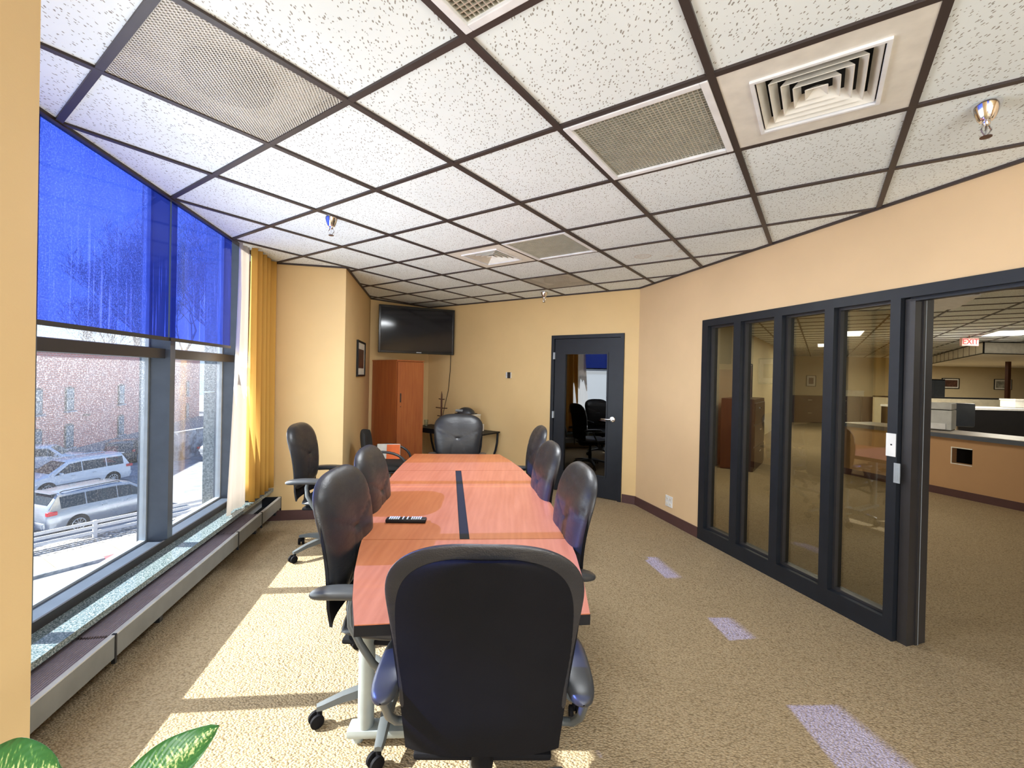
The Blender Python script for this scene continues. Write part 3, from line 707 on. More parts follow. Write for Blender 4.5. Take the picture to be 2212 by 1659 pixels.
secs.append(mL+[onseam(seamB, slot1.x-sw, -g), onseam(seamA, slot0.x-sw, g)])
secs.append(mR[::1][::-1]+[onseam(seamA, slot0.x+sw, g), onseam(seamB, slot1.x+sw, -g)])
for P in secs:
    tl(obj('tabletop', B().prism(P, ZT-.003, ZT), 'cherry', T))
b = B(); out = [V2(*p) for p in Lf]+[V2(*p) for p in Rf][::-1]; c0 = sum(out, V2(0, 0))/len(out)
b.prism([c0+(p-c0)*1.0015 for p in out], ZT-.036, ZT-.0036); tl(obj('edge_band', b, 'edge', T))
b = B(); b.prism([onseam(seamA, slot0.x-sw+.002, .01), onseam(seamA, slot0.x+sw-.002, .01), onseam(seamB, slot1.x+sw-.002, -.01), onseam(seamB, slot1.x-sw+.002, -.01)], ZT-.0035, ZT-.0015); tl(obj('cable_slot', b, 'void', T))
for (cy) in (1.83, 3.85):
    cc = V2(-.12 if cy < 3 else -.38, cy)
    ft = tl(obj('leg_foot', B().box((cc.x-.12, cy, .045), (.80, .075, .035), rz=-.08+.13, bev=.012), 'steel', T, True))
    for s in (-.33, .33):
        tl(obj('leg', B().tube([(cc.x-.12+s, cy+s*.05, .05), (cc.x-.12+s, cy+s*.05, ZT-.036)], .033, 20), 'steel', T, True))
    for s in (-.36, .36): tl(obj('glide', B().lathe([(.022, 0), (.024, .012), (.018, .03)], (cc.x-.12+s, cy+s*.05, 0), 16), 'steel', T, True))
    tl(obj('top_plate', B().box((cc.x-.12, cy, ZT-.045), (.60, .10, .018)), 'steel', T))

# remote
R_ = thing('remote_control', 'black remote control with pale keys lying on the table', 'remote control', (-.530, 2.285, ZT), .045)
obj('body', B().box((0, 0, .0105), (.205, .050, .019), bev=.007), 'edge', R_, True)
for k in range(15):
    x = -.082+k*.0112
    if 5 <= k <= 9 and k % 2: continue
    for y in (-.014, 0, .014): obj('key', B().box((x, y, .0208), (.0072, .010, .003)), 'keys', R_)

# ---------------------------------------------------------------- conference chairs (origin on the floor, facing +Y)
def sstep(x): x = max(0, min(1, x)); return x*x*(3-2*x)
def halfw(v, w0=.228, w1=.272):
    w = w0+(w1-w0)*sstep(v*1.15)
    if v > .62: w *= (max(0, 1-((v-.62)/.38)**3.0))**(1/3.0)
    if v < .10: w *= (max(0, 1-((.10-v)/.10)**2.2*.35))
    return max(w, .003)
def yb(v): return -.225-.075*v-.03*math.sin(PI*min(1, max(0, v)))*-1
def back_pt(u, v, d): return (u*halfw(v), yb(v)+d, .555+.515*v)
def pillow_back():
    b = B(); nu, nv = 52, 52
    def F(side):
        def f(i, j):
            u = math.sin((i*2-1)*PI/2); v = .5-.5*math.cos(j*PI)
            e = max(0, (1-abs(u)**3.2))*max(0, 1-abs(2*v-1)**4.5)
            d = .052*math.sqrt(e) if side > 0 else -.012*math.sqrt(e)
            if side > 0:
                d += .012*(abs(u)**1.5)*math.sqrt(e)*1.6
                d -= .011*math.exp(-((u/.20)**2+((v-.50)/.025)**2))
                c1_ = v-(.50+.20*abs(u)); d -= .0075*math.exp(-(c1_/.014)**2)*math.sqrt(e)*(1 if abs(u) > .15 else .4)
                c2_ = abs(u)-(.14+.52*max(0, .50-v)); 
                if v < .50: d -= .0045*math.exp(-(c2_/.03)**2)*sstep((.50-v)/.08)*math.sqrt(e)
            return back_pt(u, v, d+.0)
        return f
    b.grid(F(1), nu, nv); b.grid(F(-1), nu, nv); return b
def shell_back():
    b = B(); nu, nv = 20, 34
    def f0(off, sc_):
        def f(i, j):
            u = i*2-1; z = .472+(1.03-.472)*math.sin(j*PI/2); v = (z-.555)/.515
            w = .218+.050*sstep((v+.25)/.9); y = yb(max(v, 0))+(.10*(-v)**1.2 if v < 0 else 0)
            if v > .60: w *= max(0, 1-((min(v*1.079, .999)-.63)/.37)**3.0)**(1/3.0) if v > .62 else 1
            w = max(.01, w*sc_)
            return (u*w, y-.016-off+.03*abs(u)**3, z)
        return f
    V = b.grid(f0(0, .985), nu, nv); W_ = b.grid(f0(.014, .97), nu, nv)
    for j in range(nv):
        b.bm.faces.new((V[0][j], V[0][j+1], W_[0][j+1], W_[0][j])); b.bm.faces.new((V[nu][j], W_[nu][j], W_[nu][j+1], V[nu][j+1]))
    for i in range(nu):
        b.bm.faces.new((V[i][0], W_[i][0], W_[i+1][0], V[i+1][0])); b.bm.faces.new((V[i][nv], V[i+1][nv], W_[i+1][nv], W_[i][nv]))
    return b
def seat_pillow(w=.25, d0=-.20, d1=.27, z0=.425, h=.075):
    b = B()
    def F(s):
        def f(i, j):
            a = math.sin((i*2-1)*PI/2); c = math.sin((j*2-1)*PI/2)
            x = a*w*math.sqrt(max(0, 1-.30*c*c)); y = (d0+d1)/2+c*(d1-d0)/2*math.sqrt(max(0, 1-.26*a*a))
            e = max(0, 1-abs(a)**4)*max(0, 1-abs(c)**4)
            return (x, y, z0+h*.35+(h*.65*math.sqrt(e) if s > 0 else -h*.35*math.sqrt(e)))
        return f
    b.grid(F(1), 24, 24); b.grid(F(-1), 24, 24); return b
def make_chair():
    t = thing('conference_chair', '', 'chair', (0, 0, 0), 0)
    obj('backrest', pillow_back(), 'leather', t, True); obj('back_shell', shell_back(), 'shell', t, True)
    obj('seat', seat_pillow(), 'leather', t, True)
    b = B(); b.box((0, .02, .405), (.40, .38, .022), bev=.01); b.box((0, 0, .385), (.16, .24, .04), bev=.012); obj('seat_pan', b, 'shell', t, True)
    b = B(); b.tube([(0, -.10, .38), (0, -.17, .39), (0, -.20, .44), (0, -.205, .50)], [.03, .032, .03, .02], 10); obj('back_bracket', b, 'shell', t, True)
    for s in (-1, 1):
        P = [(-.055, -.20), (-.03, .10), (.03, .13)]
        b = B()
        def f(i, j, sd=1):
            a = 2*PI*i; k = math.sin((j-.5)*PI); w = .040*math.sqrt(max(0.0, 1-abs(k)**5))+.002; 
            y = k*.17-.10; x = s*(.270-.02*k*k*(1 if k > 0 else 0)); hh = .019*math.sqrt(max(0, 1-abs(k)**5))+.002
            return (x+w*math.copysign(abs(math.cos(a))**.7, math.cos(a)), y, .645-.012*k*k+hh*math.copysign(abs(math.sin(a))**.7, math.sin(a)))
        b.grid(f, 20, 16); p = obj('armrest', b, 'pad', t, True)
        b = B(); b.tube([(s*.272, -.10, .632), (s*.285, -.105, .60), (s*.312, -.09, .54), (s*.315, -.05, .47), (s*.312, .0, .395), (s*.295, .03, .355), (s*.26, .045, .345), (s*.16, .03, .375), (s*.08, .02, .39)], .0135, 10)
        obj('arm_support', b, 'plastic', p, True)
    b = B(); b.lathe([(.028, .09), (.028, .25), (.020, .25), (.020, .37)], seg=18); obj('gas_column', b, 'shell', t, True)
    b = B(); b.lathe([(.02, .085), (.055, .085), (.058, .115), (.045, .14), (.03, .145)], seg=20); obj('base_hub', b, 'plastic', t, True)
    for k in range(5):
        b = B(); prof = [(.03, .115, .030, .050), (.12, .118, .027, .042), (.22, .105, .023, .030), (.30, .085, .020, .024), (.325, .080, .016, .018)]
        rings = []
        for (x, z, w, h_) in prof: rings.append([b.bm.verts.new(p) for p in ((x, -w, z-h_*.6), (x, w, z-h_*.6), (x, w*.75, z+h_*.25), (x, 0, z+h_*.4), (x, -w*.75, z+h_*.25))])
        for i in range(len(rings)-1):
            for q in range(5): b.bm.faces.new((rings[i][q], rings[i][(q+1) % 5], rings[i+1][(q+1) % 5], rings[i+1][q]))
        b.bm.faces.new(rings[0]); b.bm.faces.new(rings[-1][::-1])
        lg = obj('base_leg', b, 'plastic', t, True, rz=2*PI*k/5+.3)
        b = B(); ca = random.uniform(-1, 1); u_ = Vector((math.cos(ca), math.sin(ca), 0)); sd_ = Vector((-u_.y, u_.x, 0)); c_ = Vector((.312, 0, .028))+u_*.014
        for s in (-1, 1): b.tube([c_+sd_*s*.006, c_+sd_*s*.010, c_+sd_*s*.022, c_+sd_*s*.026], [.022, .028, .028, .022], 16)
        b.tube([(.312, 0, .03), (.312, 0, .07)], .011, 8); obj('caster', b, 'shell', lg, True)
    return t
CH0 = make_chair()
def place(x, y, ang, base, label, first=False, z=0):
    t = CH0 if first else dup(CH0)
    t.location = (x, y, z); t.rotation_euler = (0, 0, ang)
    k = 0
    for c in t.children:
        if c.name.startswith('base_leg'): c.rotation_euler = (0, 0, base+2*PI*k/5); k += 1
    t['label'] = label; t['group'] = 'leather chairs around the conference table'
# ang = heading of local +Y;  facing +x -> -pi/2
place(-.065, 1.44, .02, .5, 'black leather conference chair at the table end close to the viewer, back turned', True)
place(-.50, 2.00, -PI/2-.02, 2.6, 'black leather chair on the window side of the table beside the remote control')
place(-.565, 2.62, -PI/2+.05, .3, 'black leather chair on the window side, second from the viewer, tucked against the table')
place(-1.50, 3.74, -PI/2+.08, .55, 'black leather chair standing apart from the table by the far pillar')
place(-.56, 4.62, PI+.06, .9, 'black leather chair at the far head of the table facing the viewer')
place(-.01, 3.86, PI/2+.12, .2, 'black leather chair on the partition side next to the far end of the table')
place(.00, 2.92, PI/2+.14, 1.1, 'middle black leather chair on the partition side of the table')
place(.085, 2.18, PI/2+.12, .05, 'black leather chair on the partition side close to the head chair with its back turned')

# guest chair
t = thing('guest_chair', 'black fabric armchair with looped arms in the corner by the cabinet', 'chair', (-1.36, 5.0, 0), -PI/2+.15)
obj('seat', seat_pillow(.24, -.22, .25, .43, .08), 'fabric', t, True)
def gb():
    b = B()
    def F(s):
        def f(i, j):
            a = math.sin((i*2-1)*PI/2); c = math.sin((j*2-1)*PI/2)
            x = a*.22*math.sqrt(max(0, 1-.40*c*c)); z = .70+c*.17*math.sqrt(max(0, 1-.3*a*a)); e = max(0, 1-abs(a)**4)*max(0, 1-abs(c)**4)
            return (x, -.27-.12*(z-.6)+.05*a*a+s*.028*math.sqrt(e), z)
        return f
    b.grid(F(1), 18, 18); b.grid(F(-1), 18, 18); return b
obj('backrest', gb(), 'fabric', t, True)
for s in (-1, 1):
    P = []
    for k in range(15):
        a = PI*k/14; P.append((s*(.265), -.05-.27*math.cos(a), .42+.24*math.sin(a)**.7))
    P = [(s*.05, -.24, .44), (s*.2, -.30, .52)]+P[1:]
    obj('armrest', B().tube(P, .014, 10), 'pad', t, True)
obj('seat_frame', B().box((0, .0, .425), (.42, .42, .02), bev=.008), 'black', t)
obj('back_post', B().tube([(0, -.15, .42), (0, -.30, .44), (0, -.31, .66)], .018, 8), 'black', t, True)
obj('gas_column', B().lathe([(.026, .09), (.026, .28), (.018, .28), (.018, .42)], seg=14), 'steel', t, True)
for k in range(5):
    a = .4+2*PI*k/5; lg = obj('base_leg', B().tube([(0, 0, .11), (.15, 0, .105), (.28, 0, .075)], [.028, .024, .016], 8), 'shell', t, True, rz=a)
    obj('caster', B().tube([(.28, -.02, .027), (.28, .02, .027)], .027, 14), 'shell', lg, True)
# package on the guest chair
t = thing('paper_package', 'orange and white printed paper package leaning on the corner chair seat', 'package', (-1.42, 5.16, .505), .12)
obj('wrapper', B().box((0, .02, .085), (.26, .05, .17), rx=-.2, bev=.004), 'paper', t); obj('printed_panel', B().box((.055, -.0065, .085), (.15, .004, .165), rx=-.2), 'orange', t)
obj('printed_patch', B().box((-.045, -.0065, .07), (.03, .004, .07), rx=-.2), 'edge', t)

# ---------------------------------------------------------------- TV, cabinet, picture, credenza
TVa, TVb = V2(-1.94, 6.39), V2(-.915, 6.86); tvc = (TVa+TVb)/2; tang = math.atan2((TVb-TVa).y, (TVb-TVa).x); tw = (TVb-TVa).length
t = thing('television', 'wall mounted black flat screen television in the corner above the cabinet', 'television', (tvc.x, tvc.y, 2.145), tang)
b = B(); hw, hh = tw/2, .345
for s in (-1, 1): b.box((s*(hw-.016), -.012, 0), (.032, .05, 2*hh), bev=.005); b.box((0, -.012, s*(hh-.018)), (2*hw-.06, .05, .036), bev=.005)
obj('bezel', b, 'bezel', t); obj('screen', B().box((0, -.020, 0), (2*hw-.05, .02, 2*hh-.06)), 'screen', t)
obj('back_cover', B().box((0, .025, 0), (2*hw-.1, .04, 2*hh-.1), bev=.01), 'shell', t)
obj('name_plate', B().box((.02, -.039, -hh+.017), (.075, .004, .012)), 'lightal', t)
ca = bw(0)  # wall arm
b = B(); b.box((0, .07, 0), (.3, .02, .3)); b.tube([(0, .07, 0), (.1, .28, 0), (-.02, .46, .0)], .025, 8); obj('wall_bracket', b, 'black', t)
b = B(); b.tube([(-.955, 6.87, 1.83), (-.965, 6.90, 1.55), (-.99, 6.92, 1.25), (-1.03, 6.90, 1.05), (-1.06, 6.85, .85)], .005, 6); tag(obj('power_cord', b, 'edge', None, True), 'thin dark cord hanging down from the television', 'cord')
cx, cy = -1.555, 6.0; cang = math.atan2(.71, .70)
t = thing('storage_cabinet', 'tall cherry storage cabinet in the corner below the television', 'cabinet', (cx, cy, 0), cang)
cw, cdp, chh = .425, .68, 1.675
obj('body', B().box((cw/2, cdp/2+.01, chh/2), (cw, cdp-.02, chh)), 'cabwood', t)
dr = obj('door', B().box((cw/2, -.001, chh/2), (cw-.012, .02, chh-.03), bev=.002), 'cabwood', t)
obj('handle', B().box((.052, -.014, .87+.30), (.014, .014, .125), bev=.004), 'frame', dr); obj('lock', B().lathe([(.006, 0), (.006, .004)], (.054, -.012, 1.05), 10, 'Y'), 'frame', dr)
obj('top_panel', B().box((cw/2, cdp/2, chh+.006), (cw+.008, cdp+.008, .014)), 'cabwood', t)
# picture on the pillar side
def framed(name, label, c, ang, w, h, mat, matw=.06, fr=.022, group=None, frmat='edge'):
    t = thing(name, label, 'picture', c, ang, group)
    b = B()
    for s in (-1, 1): b.box((s*(w/2-fr/2), -.012, 0), (fr, .024, h), bev=.003); b.box((0, -.012, s*(h/2-fr/2)), (w-2*fr, .024, fr), bev=.003)
    obj('frame', b, frmat, t); obj('mat_board', B().box((0, -.008, 0), (w-2*fr, .006, h-2*fr)), 'paper', t)
    obj('print', B().box((0, -.012, 0), (w-2*fr-2*matw, .004, h-2*fr-2*matw)), mat, t); return t
pa, pb = V2(-1.862, 5.283), V2(-1.975, 5.90); pc = (pa+pb)/2
framed('picture_frame', 'black framed picture on the side of the far pillar', (pc.x, pc.y, 1.675), math.atan2((pb-pa).y, (pb-pa).x)+0, .60, .44, 'brownpic', .08)
for o in [C.objects[-4]]: pass
pf = [o for o in C.objects if o.name.startswith('picture_frame')][0]; pf.rotation_euler.z = math.atan2((pb-pa).y, (pb-pa).x)
# local -Y must face the room (+x)
if (Matrix.Rotation(pf.rotation_euler.z, 2) @ Vector((0, -1))).x < 0: pf.rotation_euler.z += PI
# credenza with curved legs along the end wall
dt0, dt1 = (V2(-1.27, 7.12)-C2).dot(kb)+.0, (V2(-.14, 6.37)-C2).dot(kb)
q = bw((dt0+dt1)/2, .25); t = thing('glass_side_table', 'black side table with curved metal legs against the end wall', 'table', (q.x, q.y, 0), yaw)
w = dt1-dt0
obj('tabletop', B().box((0, 0, .690), (w, .44, .022), bev=.004), 'edge', t)
b = B(); b.box((-w/2+.27, -.10, .655), (.42, .22, .05)); obj('drawer', b, 'edge', t)
for s in (-1, 1):
    for y in (-.19, .19):
        P = [(s*(w/2-.02), y, .675)]+[(s*(w/2-.02-.42*(1-math.cos(a))), y, .66-.60*math.sin(a)) for a in [PI/2*k/8 for k in range(1, 8)]]+[(s*(w/2-.44), y, .02)]
        obj('leg', B().tube(P, .016, 8), 'black', t, True)
def ond(u, v, z=.702):   # point on the side table
    p = V2(q.x, q.y)+kb*u+kn*v; return (p.x, p.y, z)
tp = thing('carton', 'white paper carton on the side table, lowest of the stack', 'box', ond(.33, .02), yaw+.05); obj('body', B().box((0, 0, .05), (.30, .24, .10), bev=.003), 'paper', tp); obj('label_strip', B().box((0, -.121, .05), (.14, .002, .05)), 'cream', tp)
tp = thing('carton', 'cream carton stacked on the white carton', 'box', ond(.30, .02, .803), yaw-.06); obj('body', B().box((0, 0, .062), (.25, .21, .124), bev=.003), 'cream', tp); obj('lid', B().box((0, 0, .130), (.256, .216, .014), bev=.003), 'paper', tp)
tp = thing('desk_telephone', 'black desk machine with silver keys on top of the stacked cartons', 'telephone', ond(.24, .02, .942), yaw+.1)
def dome(i, j): a = 2*PI*i; e = j*PI/2; return (.14*math.cos(a)*math.cos(e), .10*math.sin(a)*math.cos(e), .095*math.sin(e))
obj('body', B().box((0, 0, .004), (.27, .19, .008)), 'edge', tp)
b = B(); b.grid(dome, 24, 8); obj('cover', b, 'pad', tp, True); obj('key_panel', B().box((-.06, -.085, .045), (.12, .02, .03), rx=-.7), 'lightal', tp)
# bronze tree sculpture
tp = thing('tree_sculpture', 'bronze tree shaped ornament with short arms behind the head chair', 'ornament', ond(-.165, .10), yaw)
b = B(); b.tube([(0, 0, .01), (0, 0, .42), (.002, 0, .50), (0, 0, .55)], [.012, .013, .010, .002], 10); obj('trunk', b, 'bronze', tp, True)
for z, l in ((.08, .045), (.18, .075), (.30, .11), (.43, .055)): obj('branch', B().tube([(-l, 0, z+.006), (0, 0, z), (l, 0, z+.004)], .007, 8), 'bronze', tp, True)
obj('base', B().lathe([(.06, 0), (.06, .01), (.02, .018)], seg=20), 'bronze', tp, True)
tp = thing('glass_tumbler', 'clear glass tumbler on the side table beside the cabinet', 'glass', ond(-.52, .05), 0); MT['clear'] = glass_mat('clear tumbler glass', (.9, .95, .95), 2.5)
obj('bowl', B().lathe([(.028, 0), (.034, .10), (.032, .10), (.026, .006)], seg=20), 'clear', tp, True); obj('base', B().lathe([(.026, 0), (.028, .01)], seg=20), 'chrome', tp)
tp = thing('cable_bundle', 'tangled dark cables and adapters on the floor beside the cabinet', 'cables', (-1.12, 6.45, 0))
b = B()
for k in range(9):
    a0 = random.uniform(0, 6); P = [(.13*math.cos(a0+i*.7)*(1+.2*math.sin(i*k)), .13*math.sin(a0+i*.7), .05+.22*abs(math.sin(i*.5+k))) for i in range(9)]; b.tube(P, .006, 5)
obj('cords', b, 'edge', tp, True)
for k in range(4): obj('plug', B().box((random.uniform(-.1, .1), random.uniform(-.1, .1), .05+.06*k), (.035, .03, .03), bev=.004), 'purewhite', tp)
obj('power_brick', B().box((.02, .02, .03), (.16, .08, .06), bev=.01), 'edge', tp)

# blue bin behind the viewer (seen in the door glass)
tp = thing('recycling_bin', 'blue recycling bin against the wall behind the viewer', 'bin', (-.2, -2.2, 0))
b = B(); b.prism([(-.17, -.12), (.17, -.12), (.17, .12), (-.17, .12)], 0, .40); obj('body', b, 'bluebin', tp); obj('rim', B().box((0, 0, .405), (.37, .27, .02)), 'bluebin', tp)

# ---------------------------------------------------------------- potted plant beside the near pillar
P_ = thing('potted_plant', 'green and cream leaved houseplant in the bottom corner beside the near pillar', 'plant', (-.74, .50, 0))
obj('pot', B().lathe([(.12, 0), (.15, .28), (.16, .28), (.16, .31), (.145, .31), (.14, .27)], seg=28), 'terracotta', P_, True)
obj('soil', B().lathe([(.138, .26), (.138, .275)], seg=24), 'soil', P_)
def leaf(base, tip, w, droop, face, stemfrom):
    base = Vector(base); tip = Vector(tip); ax_ = tip-base; L_ = ax_.length; ax_.normalize(); vw = (base+Vector((-.74, .50, -CAMH))).normalized(); sd = ax_.cross(Vector((0, 0, 1))*(1-face)-vw*face).normalized(); nr = sd.cross(ax_)
    bm = bmesh.new(); uv = bm.loops.layers.uv.new('UVMap'); nu, nv = 10, 22; G = []
    for j in range(nv+1):
        v = j/nv; ww = w*(math.sin(PI*min(1, v*.93+.05))**.8)*(1-.25*v) if v < .999 else .001
        row = []
        for i in range(nu+1):
            u = i/nu*2-1
            p = base+ax_*(L_*v)+sd*(u*ww)+nr*(.10*w*abs(u)**1.2*2+.05*w*math.sin(v*14)*abs(u))-Vector((0, 0, droop*v*v))
            row.append((bm.verts.new(p), (i/nu, v)))
        G.append(row)
    for j in range(nv):
        for i in range(nu):
            q_ = (G[j][i], G[j][i+1], G[j+1][i+1], G[j+1][i]); f = bm.faces.new([x[0] for x in q_]); f.smooth = True
            for lp_, x in zip(f.loops, q_): lp_[uv].uv = x[1]
    me = bpy.data.meshes.new('leaf'); bm.to_mesh(me); bm.free(); me.materials.append(MT['leaf']); o = bpy.data.objects.new('leaf', me); link(o, P_); 
    m = o.modifiers.new('s', 'SOLIDIFY'); m.thickness = .0012
    b = B(); sf = Vector(stemfrom); b.tube([sf, sf.lerp(base, .5)+Vector((0, 0, .05)), base], [.009, .007, .004], 8); obj('stem', b, 'stem', P_, True)
def W2(px_, py, d):   # world point seen at this pixel, d metres ahead (used once, at build time, for leaf tips)
    dx, dy = (px_-1106)/FPX, (py-829.5+12.76)/FPX
    p = r2*dx - u2*dy + fwd; return Vector((0, 0, CAMH)) + p*(d/p.y)
loc = Vector((-.74, .50, 0)); top = (0, 0, .27)
leaf(W2(235, 1745, .72)-loc, W2(474, 1574, .80)-loc,   .042, -.005, .85, (0.02, 0, .27))
leaf(W2(-120, 1730, .74)-loc, W2(140, 1645, .78)-loc, .070, .015, .7, (-.02, 0, .27))
for k in range(7):
    a = k*.9+.5; r_ = (.16+.05*(k % 3))*(.55 if math.cos(a) < .1 else 1); z = .45+.05*(k % 4)
    leaf((.06*math.cos(a), .06*math.sin(a), z-.08), (r_*math.cos(a)*1.5, r_*math.sin(a)*1.2-.05, z+.03), .05, .05, 0, (.01*k-.03, 0, .27))
bpy.data.objects['potted_plant']['category'] = 'plant'

# ---------------------------------------------------------------- the office beyond the partition
b = B(); OL0, OL1 = OFFICE[0], OFFICE[1]
wallseg(b, OL0, OL1, 0, CH+.04, -.1); struct('wall_office_side', b, 'wall_o', 'cream side wall of the office beyond the partition', cat='wall')
b = B(); b.box((12, 18.68, 1.3), (29.5, .1, 2.7)); struct('wall_office_far', b, 'wall_o', 'cream far wall of the office beyond the counter', cat='wall')
b = B(); b.box((26.05, 7.7, 1.3), (.1, 22, 2.7)); b.box((15, -3.1, 1.3), (22.4, .1, 2.7)); struct('wall_office_end', b, 'wall_o', 'cream outer wall of the office', cat='wall')
b = B(); b.box((-2.75, 12.5, 1.3), (.1, 12.4, 2.8)); struct('wall_hall', b, 'wall_o', 'dim hallway wall behind the glazed door', cat='wall')
b = B(); wallseg(b, V2(-2.7, 6.6), C1+V2(-.3, 0), 0, CH+.05, -.1); struct('wall_hall_end', b, 'wall_o', 'hallway wall behind the corner', cat='wall')
# service counter
cA, cB = V2(5.853, 6.407), V2(6.21, 5.341); cdv = (cB-cA).normalized(); cnr = V2(cdv.y, -cdv.x)
if cnr.x > 0: cnr = -cnr
def cp(t_, off=0): return cA+cdv*t_+cnr*off
t = thing('service_counter', 'long counter with brown front and grey worktop in the office', 'counter', (0, 0, 0))
h0 = (V2(5.987, 6.007)-cA).dot(cdv); h1 = (V2(6.054, 5.806)-cA).dot(cdv)
b = B()
for (t0, t1, z0, z1) in ((-1.0, h0, .0, .79), (h1, 7.5, .0, .79), (h0, h1, .0, .455), (h0, h1, .66, .79)): b.prism([cp(t0), cp(t1), cp(t1, -.1), cp(t0, -.1)], z0, z1)
obj('front_panel', b, 'counterwall', t)
b = B(); b.prism([cp(-1.0, .05), cp(7.5, .05), cp(7.5, -.62), cp(-1.0, -.62)], .845, .852); obj('worktop', b, 'grey', t)
b = B(); b.prism([cp(-1.0, .055), cp(7.5, .055), cp(7.5, -.62), cp(-1.0, -.62)], .79, .845); obj('worktop_edge', b, 'slate', t)
b = B(); b.prism([cp(-1.0, .0), cp(7.5, .0), cp(7.5, .012), cp(-1.0, .012)], 0, .10); obj('toe_board', b, 'base', t)
b = B()
for (t0, t1, z0, z1) in ((h0-.012, h0, .443, .672), (h0, h1, .443, .455), (h0, h1, .660, .672), ): b.prism([cp(t0), cp(t1), cp(t1, .006), cp(t0, .006)], z0, z1)
obj('opening_trim', b, 'paper', t)
b = B(); b.prism([cp(h0-.1, -.3), cp(h1+.1, -.3), cp(h1+.1, -.32), cp(h0-.1, -.32)], .0, .78); obj('inner_panel', b, 'void', t)
b = B(); b.prism([cp(7.4), cp(7.5), cp(7.5, -.6), cp(7.4, -.6)], 0, .79); b.prism([cp(-1.0), cp(-.9), cp(-.9, -.6), cp(-1.0, -.6)], 0, .79); obj('end_panel', b, 'counterwall', t)
# printer
t = thing('printer', 'pale grey laser printer standing on the office counter', 'printer', (6.22, 6.62, .852), math.atan2(cdv.y, cdv.x)+PI*0+.35)
obj('body', B().box((0, 0, .15), (.56, .42, .28), bev=.012), 'printer', t); obj('lid', B().box((0, 0, .345), (.56, .42, .09), bev=.012), 'printer', t)
obj('paper_tray', B().box((0, -.212, .06), (.44, .02, .08), bev=.004), 'purewhite', t); obj('paper_tray', B().box((0, .212, .06), (.44, .02, .08), bev=.004), 'purewhite', t); obj('control_panel', B().box((-.1, -.215, .30), (.22, .015, .03)), 'edge', t)
obj('output_slot', B().box((0, 0, .295), (.50, .40, .02)), 'edge', t)
# office chair
t = thing('office_chair', 'dark grey swivel chair behind the office counter', 'chair', (7.86, 7.75, 0), 2.6)
obj('backrest', B().box((0, -.2, .98), (.46, .07, .42), bev=.03), 'slate', t, True); obj('seat', B().box((0, .05, .62), (.48, .46, .08), bev=.03), 'slate', t, True)
obj('back_post', B().tube([(0, .0, .56), (0, -.2, .6), (0, -.2, .85)], .02, 8), 'chrome', t, True); obj('gas_column', B().lathe([(.03, .08), (.03, .58)], seg=12), 'chrome', t, True)
for k in range(5): obj('base_leg', B().tube([(0, 0, .1), (.3, 0, .06)], [.03, .018], 8), 'shell', t, True, rz=k*1.2566)
# black workstation desk
t = thing('workstation_desk', 'long black workstation desk with a white top behind the office counter', 'desk', (12.3, 9.6, 0))
obj('modesty_panel', B().box((0, -.35, .5), (8.0, .04, 1.0)), 'edge', t); obj('worktop', B().box((0, 0, 1.02), (8.0, .75, .04)), 'purewhite', t); obj('side_panel', B().box((-3.98, 0, .5), (.04, .7, 1.0)), 'edge', t); obj('side_panel', B().box((3.98, 0, .5), (.04, .7, 1.0)), 'edge', t)
for i, (x, y, w_, h_, lb) in enumerate([(10.6, 10.9, 3.4, 1.2, 'grey beige cubicle panel behind the black desk, beside the tall dark cabinet'), (15.2, 10.9, 5.2, 1.17, 'grey beige cubicle panel behind the black desk, beyond the post')]):
    t = thing('cubicle_panel', lb, 'partition', (x, y, 0)); obj('panel', B().box((0, 0, h_/2), (w_, .05, h_-.04)), 'cream', t); obj('top_rail', B().box((0, 0, h_-.01), (w_, .07, .03)), 'edge', t)
t = thing('filing_box', 'pale carton on the black workstation desk', 'box', (11.25, 9.7, 1.04)); obj('body', B().box((0, 0, .09), (.8, .3, .16), bev=.004), 'paper', t); obj('lid', B().box((0, 0, .175), (.82, .32, .03)), 'paper', t)
t = thing('tall_cabinet', 'tall dark cabinet against the far office wall', 'cabinet', (13.1, 14.0, 0)); obj('body', B().box((0, 0, .84), (.66, .5, 1.68), bev=.01), 'edge', t)
for s in (-1, 1): obj('door', B().box((s*.16, -.256, .86), (.31, .014, 1.56)), 'slate', t)
t = thing('support_post', 'thin dark post rising from the office cubicles', 'post', (15.2, 13.6, 0)); obj('shaft', B().box((0, 0, 1.13), (.09, .09, 2.26)), 'bronze', t); obj('base_plate', B().box((0, 0, .01), (.2, .2, .02)), 'bronze', t)
# soffit with panels
t = sempty('ceiling_soffit', 'lowered ceiling block with panelled face in the office', 'ceiling')
sP = [V2(11.45, 10.8), V2(25.9, 10.8), V2(25.9, 18.6), V2(17.2, 18.6)]
obj('soffit_block', B().prism(sP, 2.28, CH-.008), 'white', t)
b = B(); e0, e1 = sP[0], sP[3]; ed = (e1-e0).normalized(); en = V2(-ed.y, ed.x)
for z in (2.28, CH-.02): b.prism([e0, e1, e1+en*.02, e0+en*.02], z, z+.02); b.prism([e0, sP[1], sP[1]+V2(0, -.02), e0+V2(0, -.02)], z, z+.02)
obj('edge_trim', b, 'edge', t)
for k in range(12):
    b = B(); x = 11.45+k*1.22; b.box((x, 10.79, 2.43), (.03, .02, .29)); obj('panel_joint', b, 'edge', t)
for k in range(1, 12):
    p = e0+ed*(k*.7); b = B(); b.prism([p, p+ed*.02, p+ed*.02+en*.012, p+en*.012], 2.3, CH-.01); obj('panel_joint', b, 'grey', t)
